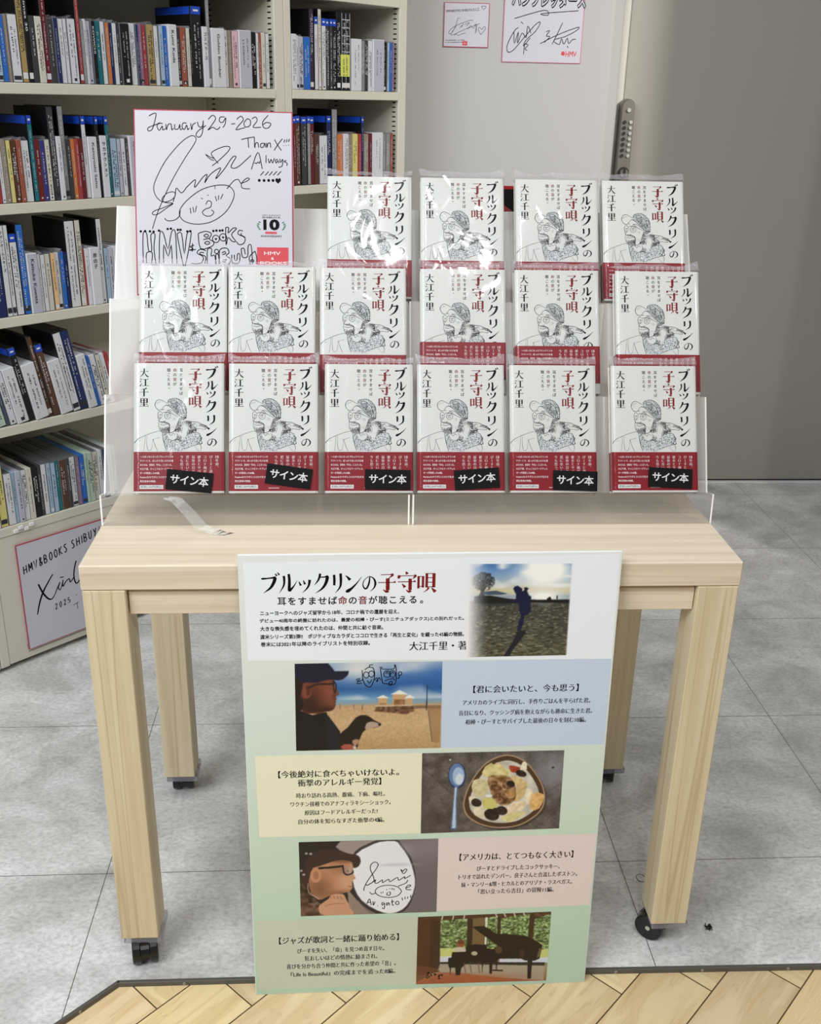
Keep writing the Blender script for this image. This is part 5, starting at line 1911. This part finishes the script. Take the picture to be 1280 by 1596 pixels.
circ = lambda x, y, a, b_=None: [(x + a * math.cos(t * math.pi / 4), y + (b_ or a) * math.sin(t * math.pi / 4)) for t in range(9)]
doodle(PCN[2], p.q, [[(590, 120), (596, 190), (620, 240), (655, 252), (680, 210), (690, 150), (676, 100)], [(608, 118), (640, 98), (676, 100)], [(650, 98), (648, 80), (676, 78)], circ(622, 158, 22, 24), circ(664, 150, 22, 24), [(600, 188), (570, 210), (545, 196), (572, 188), (550, 225), (590, 222)], [(632, 200), (650, 222), (668, 192)], [(690, 200), (706, 178), (716, 205), (704, 206), (726, 178), (732, 190), (742, 196)],
                     [(732, 92), (748, 190), (760, 222), (800, 226), (850, 230), (862, 180), (858, 95), (846, 76), (840, 108), (750, 110), (748, 92)], circ(790, 150, 28, 26), circ(832, 148, 24, 26), [(776, 148), (790, 132), (800, 150)], [(822, 146), (834, 132), (842, 148)], [(770, 204), (800, 192), (840, 186), (850, 200)], [(810, 210), (830, 206), (826, 236), (806, 236), (810, 210)], [(866, 182), (884, 180), (884, 158)], circ(893, 144, 14)], 'pen_doodle', 1.15)

# --- picture 3: bowl of fruit and a spoon
p = Pic(240, 150, (97, 62), (1217, 22), (87, 700), (92, 84, 80))
p.a += ((p.noise(24, 14) - .5) * 44)[..., None] + ((p.noise(120, 80) - .5) * 30)[..., None] * np.array((1, 1, .95))
p.glow((1150, 200), 220, 160, (150, 150, 162), .75)
p.glow((140, 600), 200, 120, (66, 58, 54), .5)
p.line([(100, 175), (340, 380)], 4, (58, 52, 50), 0)
p.line([(170, 180), (310, 70)], 4, (64, 58, 54), 0)
p.line([(1080, 370), (1210, 285)], 4, (84, 80, 80), 0)
p.ell((318, 112), 7, 7, (210, 210, 205))
p.ell((1132, 162), 10, 8, (36, 34, 34))
# spoon
p.ell((374, 236), 70, 102, (36, 50, 86))
p.ell((372, 230), 62, 92, (96, 128, 176))
p.ell((384, 238), 46, 70, (176, 200, 228), .9)
p.ell((392, 262), 30, 44, (222, 232, 242), .8)
p.poly([(350, 325), (386, 325), (376, 420), (382, 650), (362, 668), (330, 664), (326, 645), (346, 420)], (84, 106, 140), 0)
p.poly([(358, 325), (374, 325), (366, 420), (368, 655), (338, 655), (352, 420)], (190, 210, 232), 0)
bowl = [(740, 66), (860, 86), (960, 160), (1050, 290), (1080, 400), (1060, 500), (980, 580), (860, 640), (700, 655), (560, 625), (460, 560), (425, 480), (440, 380), (500, 250), (600, 130)]
p.poly([(x + 14, y + 14) for x, y in bowl], (42, 36, 34), 4, .6)
p.poly(bowl, (176, 148, 120), 4)
cen = np.array((755, 370.))
p.poly([tuple(cen + (np.array(b_) - cen) * .965) for b_ in bowl], (74, 50, 34), 4)
p.poly([tuple(cen + (np.array(b_) - cen) * .85) for b_ in bowl], (206, 202, 190), 4, 1, 26, (30, 20))
for pts, c in [([(640, 130), (770, 235), (740, 290), (660, 260), (600, 240), (570, 205)], (216, 204, 142)), ([(690, 125), (750, 170), (735, 205), (680, 150)], (232, 210, 150)), ([(740, 170), (800, 190), (775, 245), (735, 215)], (210, 200, 140)),
               ([(785, 150), (870, 165), (850, 205), (800, 200)], (168, 66, 44)), ([(890, 120), (924, 135), (915, 205), (870, 190)], (238, 228, 204)), ([(500, 270), (600, 260), (630, 330), (580, 400), (500, 370)], (214, 204, 160)),
               ([(800, 230), (880, 250), (940, 300), (900, 330), (820, 290)], (222, 196, 140)), ([(850, 300), (930, 320), (900, 400), (830, 440)], (206, 176, 124)), ([(920, 335), (975, 350), (965, 440), (920, 450)], (240, 226, 196)),
               ([(970, 375), (1070, 380), (1040, 490), (965, 500)], (226, 180, 112)), ([(580, 410), (690, 430), (690, 490), (600, 500)], (206, 200, 112)), ([(780, 480), (900, 430), (930, 460), (880, 520), (785, 550)], (234, 214, 180)),
               ([(730, 560), (900, 520), (920, 545), (790, 610)], (222, 212, 150)), ([(510, 480), (590, 480), (600, 570), (520, 550)], (226, 218, 188)), ([(470, 400), (540, 410), (520, 450), (480, 450)], (226, 216, 190))]:
    p.poly(pts, c, 2, 1, 22, (50, 34))
p.poly([(620, 240), (760, 230), (830, 290), (840, 420), (760, 470), (680, 440), (640, 360)], (150, 112, 74), 3, .95, 70, (46, 30))
for x, y in [(665, 300), (700, 340), (680, 385), (730, 390), (790, 310), (760, 300), (740, 430)]:
    p.ell((x, y), 34, 26, (112, 76, 48), .9, p.r.uniform(0, 3), 60, (70, 40))
p.ell((800, 380), 38, 34, (182, 138, 86), .9, 0, 40, (60, 40))
for x, y, rx, ry in [(530, 448, 42, 32), (655, 545, 62, 46), (735, 512, 46, 36), (880, 212, 44, 26), (800, 296, 34, 26), (690, 520, 36, 30)]:
    p.ell((x, y), rx, ry, (36, 24, 20), 1, .3, 26, (70, 40))
p.ell((628, 392), 28, 12, (240, 236, 226))
p.ell((640, 455), 50, 38, (214, 204, 120), .9)
pic_mesh('photo_print', PCN[3], p.out(), .42, po)['label'] = 'printed photo of a spoon beside a fruit bowl'

# --- picture 4: man in a flat cap by a round window
p = Pic(240, 150, (88, 116), (1197, 74), (104, 706), (120, 112, 112))
p.fill((p.X > .7) * 1.0, (116, 106, 110))
p.glow((1150, 130), 200, 120, (140, 132, 136), .7)
p.poly([(88, 116), (560, 96), (600, 400), (540, 706), (100, 706)], (40, 32, 32))
p.poly([(380, 150), (420, 105), (700, 92), (560, 180), (520, 260), (420, 180)], (158, 146, 142), 0)
p.poly([(480, 480), (620, 640), (700, 700), (500, 706)], (150, 132, 122), 0)
win = [(720, 92), (860, 88), (900, 120), (980, 220), (1020, 340), (1030, 450), (1000, 580), (940, 660), (830, 685), (720, 680), (590, 600), (520, 480), (500, 320), (530, 190), (620, 130)]
p.poly(win, (52, 46, 50), 2)
c0 = np.array((770, 390.))
p.poly([(730, 108), (850, 100), (890, 132), (965, 230), (1010, 345), (1025, 450), (990, 570), (930, 645), (830, 678), (720, 650), (600, 575), (535, 470), (516, 330), (545, 205), (640, 145)], (240, 242, 248), 2)
p.glow((860, 285), 150, 12, (190, 192, 214), .7)
p.glow((800, 180), 160, 60, (232, 236, 242), .6)
p.poly([(150, 250), (250, 180), (330, 170), (400, 172), (480, 200), (560, 215), (582, 262), (560, 305), (520, 310), (500, 260), (420, 245), (300, 290), (200, 330), (150, 320)], (58, 42, 38), 3)
p.poly([(180, 330), (260, 300), (400, 255), (500, 262), (522, 305), (526, 360), (545, 395), (522, 412), (518, 440), (520, 470), (490, 505), (420, 520), (330, 540), (250, 570), (180, 500), (160, 400)], (196, 142, 108), 3)
fm = p.mask([(180, 330), (260, 300), (400, 255), (500, 262), (522, 305), (526, 360), (545, 395), (522, 412), (518, 440), (520, 470), (490, 505), (420, 520), (330, 540), (250, 570), (180, 500), (160, 400)], 3)
keep = p.a.copy()
p.glow((470, 420), 90, 90, (216, 168, 136), .8)
p.glow((420, 330), 80, 40, (150, 100, 74), .6)
p.glow((250, 480), 110, 100, (126, 80, 56), .8)
p.glow((430, 520), 120, 26, (120, 78, 58), .7)
p.glow((505, 330), 16, 40, (226, 180, 150), .7)
p.glow((440, 262), 90, 16, (110, 70, 52), .7)
p.a = np.where(fm[..., None], p.a, keep)
p.line([(486, 458), (505, 462), (520, 456)], 5, (140, 84, 70), 3)
p.ell((478, 340), 9, 6, (60, 40, 36))
p.poly([(140, 330), (200, 320), (190, 360), (170, 420), (190, 520), (240, 580), (120, 640), (100, 420)], (62, 42, 34), 2)
p.ell((225, 375), 44, 58, (202, 144, 110))
p.ell((228, 375), 22, 34, (160, 104, 78), .7)
p.line([(250, 318), (340, 312), (440, 300)], 16, (26, 20, 22), 2)
p.line([(440, 295), (450, 350), (480, 368), (520, 352), (518, 335)], 12, (28, 22, 26), 3)
p.ell((486, 330), 34, 34, (170, 150, 150), .5)
p.poly([(100, 520), (250, 590), (300, 640), (280, 706), (104, 706)], (92, 64, 50), 2, 1, 40, (40, 30))
p.poly([(105, 420), (160, 500), (240, 575), (200, 600), (110, 560)], (76, 56, 46), 2, 1, 40, (40, 30))
p.poly([(260, 610), (330, 560), (350, 530), (440, 520), (470, 560), (510, 640), (530, 690), (300, 700), (250, 650)], (206, 156, 124), 2)
for a in range(4):
    p.line([(340 + a * 28, 534 + a * 3), (350 + a * 30, 556 + a * 3)], 6, (150, 100, 76), 0)
p.line([(300, 620), (370, 600), (460, 600)], 5, (160, 108, 84), 3)
p.line([(165, 440), (170, 510), (250, 560)], 5, (210, 200, 196), 3)
for x, y in [(150, 205), (185, 207), (110, 340), (130, 370)]:
    p.ell((x, y), 12, 8, (210, 206, 210), .8)
pic_mesh('photo_print', PCN[4], p.out(), .42, po)['label'] = 'printed photo of a person in a flat cap by a round window'
doodle(PCN[4], p.q, [[(612, 494), (618, 460), (650, 400), (700, 330), (722, 285), (700, 264), (668, 280), (660, 320), (690, 390), (686, 420), (640, 450), (625, 440)], [(640, 450), (690, 420), (706, 405), (700, 430), (720, 432), (760, 405), (762, 428), (810, 400), (822, 420), (880, 385), (892, 408), (940, 378), (940, 395), (988, 366)], [(905, 320), (930, 355), (956, 322), (935, 320), (925, 335), (905, 320)],
                     circ(812, 498, 108, 50), [(660, 505), (680, 522), (712, 510)], [(890, 455), (950, 430), (966, 405)], [(950, 470), (985, 458), (990, 446), (965, 450), (955, 480), (998, 484)], [(806, 505), (800, 525), (822, 530), (830, 510), (815, 500)], [(640, 600), (660, 560), (676, 610)], [(648, 590), (672, 588)], [(690, 580), (692, 612), (706, 582)], [(726, 614), (730, 618)], [(780, 590), (762, 592), (766, 612), (784, 595), (782, 640), (765, 632)], [(816, 590), (800, 594), (804, 612), (820, 592), (824, 612)], [(845, 565), (848, 608), (860, 606)], [(836, 585), (862, 580)], circ(888, 592, 14), [(925, 548), (930, 570)], [(950, 542), (950, 560)], [(972, 540), (970, 556)], [(996, 526), (994, 548)], [(840, 470), (842, 484)], [(856, 474), (856, 488)], [(750, 505), (756, 515)], [(765, 500), (770, 510)], [(795, 482), (800, 486)], [(820, 474), (826, 478)]], 'pen_signature', 1.2)

# --- picture 5: grand piano before tall windows
p = Pic(240, 150, (62, 143), (1165, 86), (50, 710), (70, 46, 30))
p.vgrad([(0, (88, 62, 40)), (.6, (96, 70, 46)), (.64, (120, 100, 76)), (.8, (168, 148, 120)), (1, (150, 100, 66))])
for x0, x1 in ((250, 470), (640, 720), (748, 985), (1025, 1165)):
    p.poly([(x0, 150), (x1, 100), (x1, 500), (x0, 520)], (120, 140, 86), 0, 1, 90, (90, 70))
    p.poly([(x0, 400), (x1, 390), (x1, 470), (x0, 480)], (206, 214, 130))
    p.poly([(x0, 470), (x1, 455), (x1, 500), (x0, 515)], (214, 220, 236))
p.a += ((p.noise(50, 36) - .5) * 60 * ((p.Y < .5) & (p.X > .17)))[..., None] * np.array((.8, 1, .5))
p.poly([(62, 140), (250, 135), (248, 590), (230, 600), (55, 640)], (82, 50, 32))
p.poly([(165, 140), (250, 135), (248, 560), (165, 560)], (68, 42, 28))
p.poly([(55, 545), (165, 560), (245, 580), (130, 650), (52, 690)], (110, 66, 42), 0, .8)
p.poly([(470, 120), (515, 118), (515, 360), (470, 380)], (58, 40, 28))
p.poly([(515, 118), (618, 116), (612, 370), (515, 370)], (122, 100, 64))
p.poly([(618, 130), (638, 128), (634, 360), (618, 362)], (230, 234, 214))
p.poly([(720, 100), (748, 98), (748, 280), (720, 280)], (62, 44, 30))
p.poly([(985, 90), (1026, 88), (1018, 300), (980, 295)], (64, 46, 30))
p.poly([(62, 140), (1165, 84), (1165, 92), (640, 140), (250, 170), (62, 150)], (84, 58, 38))
for x in (268, 358, 448, 700, 770, 850, 930):
    p.line([(x - 8 if x < 500 else x + 16, 165 - (x - 260) * .06), (x, 128 - (x - 260) * .05)], 9, (226, 226, 210), 0)
p.poly([(250, 515), (1130, 500), (1130, 530), (250, 530)], (48, 40, 34))
p.poly([(250, 530), (1130, 526), (1128, 656), (230, 600)], (176, 168, 152), 0, .8)
p.poly([(50, 690), (250, 600), (420, 600), (780, 640), (1128, 650), (1128, 660), (50, 712)], (164, 92, 60), 0, .75)
p.glow((560, 650), 330, 40, (176, 92, 56), .7)
blk = (36, 22, 16)
p.poly([(510, 218), (610, 210), (720, 275), (800, 272), (960, 286), (1060, 330), (1105, 360), (1100, 375), (1085, 470), (1040, 490), (960, 488), (930, 474), (740, 478), (700, 490), (690, 400), (735, 370), (620, 295)], blk)
p.poly([(470, 375), (540, 360), (630, 365), (640, 395), (720, 400), (740, 480), (720, 510), (480, 512), (430, 560), (420, 620), (385, 625), (378, 560), (325, 560), (318, 520), (320, 480), (345, 475), (350, 430), (450, 425)], (32, 20, 16))
for x0, x1, y0, y1 in ((332, 344, 560, 620), (662, 692, 480, 605), (985, 1025, 485, 640), (716, 732, 500, 575), (600, 612, 512, 600)):
    p.poly([(x0, y0), (x1, y0), (x1 - 5, y1), (x0 + 5, y1)], blk)
p.line([(695, 575), (778, 576)], 12, blk, 0)
p.ell((536, 437), 26, 18, (190, 184, 160))
p.ell((738, 405), 30, 30, (104, 76, 50), .8)
p.poly([(905, 400), (960, 400), (950, 470), (920, 470)], (70, 48, 30), 0, .7)
p.poly([(1080, 380), (1092, 385), (1085, 450), (1060, 470)], (150, 130, 96), 0, .7)
p.ell((420, 358), 34, 34, (146, 92, 58))
p.ell((420, 345), 30, 20, (110, 66, 40))
p.poly([(360, 420), (390, 390), (450, 392), (462, 425)], (206, 196, 180), 2)
for x in (450, 500, 570):
    p.line([(x, 520), (x + 16, 600)], 8, (120, 92, 66), 0)
pic_mesh('photo_print', PCN[5], p.out(), .42, po)['label'] = 'printed photo of a black grand piano before windows'
doodle(PCN[5], p.q, [[(140, 610), (160, 605), (140, 630), (165, 640), (142, 655), (136, 640)], [(170, 630), (180, 622), (178, 640)], [(195, 620), (210, 612), (205, 628), (222, 618)], [(232, 600), (245, 590)], [(232, 640), (250, 625), (240, 650), (255, 655), (230, 656)], [(240, 626), (272, 622), (262, 634)]], 'pen_signature', 1.2)

# ================================================================== SMALL THINGS
# loose clear strip lying from the lip to the tabletop
mb = MB()
pts = [(-.352, .131, .7435), (-.338, .129, .7405), (-.318, .118, .722), (-.302, .110, .703), (-.275, .104, .6992), (-.262, .103, .6989)]
wv = [(.010, .0015), (.012, .002), (.012, .004), (.012, .006), (.013, .001), (.012, 0)]
vs = []
for (x, y, z), (a, b_) in zip(pts, wv):
    vs.append((x - a * .6, y - a * .5, z + b_ * .2))
    vs.append((x + a * .6, y + a * .2, z + b_))
mb.add(vs, [(2 * i, 2 * i + 1, 2 * i + 3, 2 * i + 2) for i in range(len(pts) - 1)], 'tape')
o = mb.build('plastic_strip', None, True)
tag(o, 'loose clear plastic strip curling from the stand lip onto the tabletop', 'strip')

# fluff on the tiles
for nm, (x, y), lab, sd in (('lint_speck', (.508, .044), 'small dark speck of lint on the grey tiles right of the table', 1), ('lint_curl', (.425, .165), 'thin curl of lint on the grey tiles beside the right front leg', 2)):
    rr = random.Random(sd)
    cu = bpy.data.curves.new(nm, 'CURVE')
    cu.dimensions = '3D'
    cu.bevel_depth = .0007 if sd == 1 else .0004
    for k in range(6 if sd == 1 else 1):
        sp = cu.splines.new('POLY')
        n_ = 6 if sd == 1 else 10
        sp.points.add(n_ - 1)
        a0 = rr.uniform(0, 6.3)
        for i in range(n_):
            if sd == 1:
                q = (x + rr.uniform(-.007, .007), y + rr.uniform(-.007, .007), .0008 + rr.uniform(0, .004))
            else:
                q = (x + .008 * math.cos(i * .62), y + .010 * math.sin(i * .62), .0006)
            sp.points[i].co = (*q, 1)
    oc = bpy.data.objects.new(nm + '_curve', cu)
    COL.objects.link(oc)
    cu.materials.append(M['lint'])
    dg_ = bpy.context.evaluated_depsgraph_get()
    dg_.update()
    me_ = bpy.data.meshes.new_from_object(oc.evaluated_get(dg_))
    bpy.data.objects.remove(oc)
    bpy.data.curves.remove(cu)
    o = bpy.data.objects.new(nm, me_)
    COL.objects.link(o)
    tag(o, lab, 'lint')
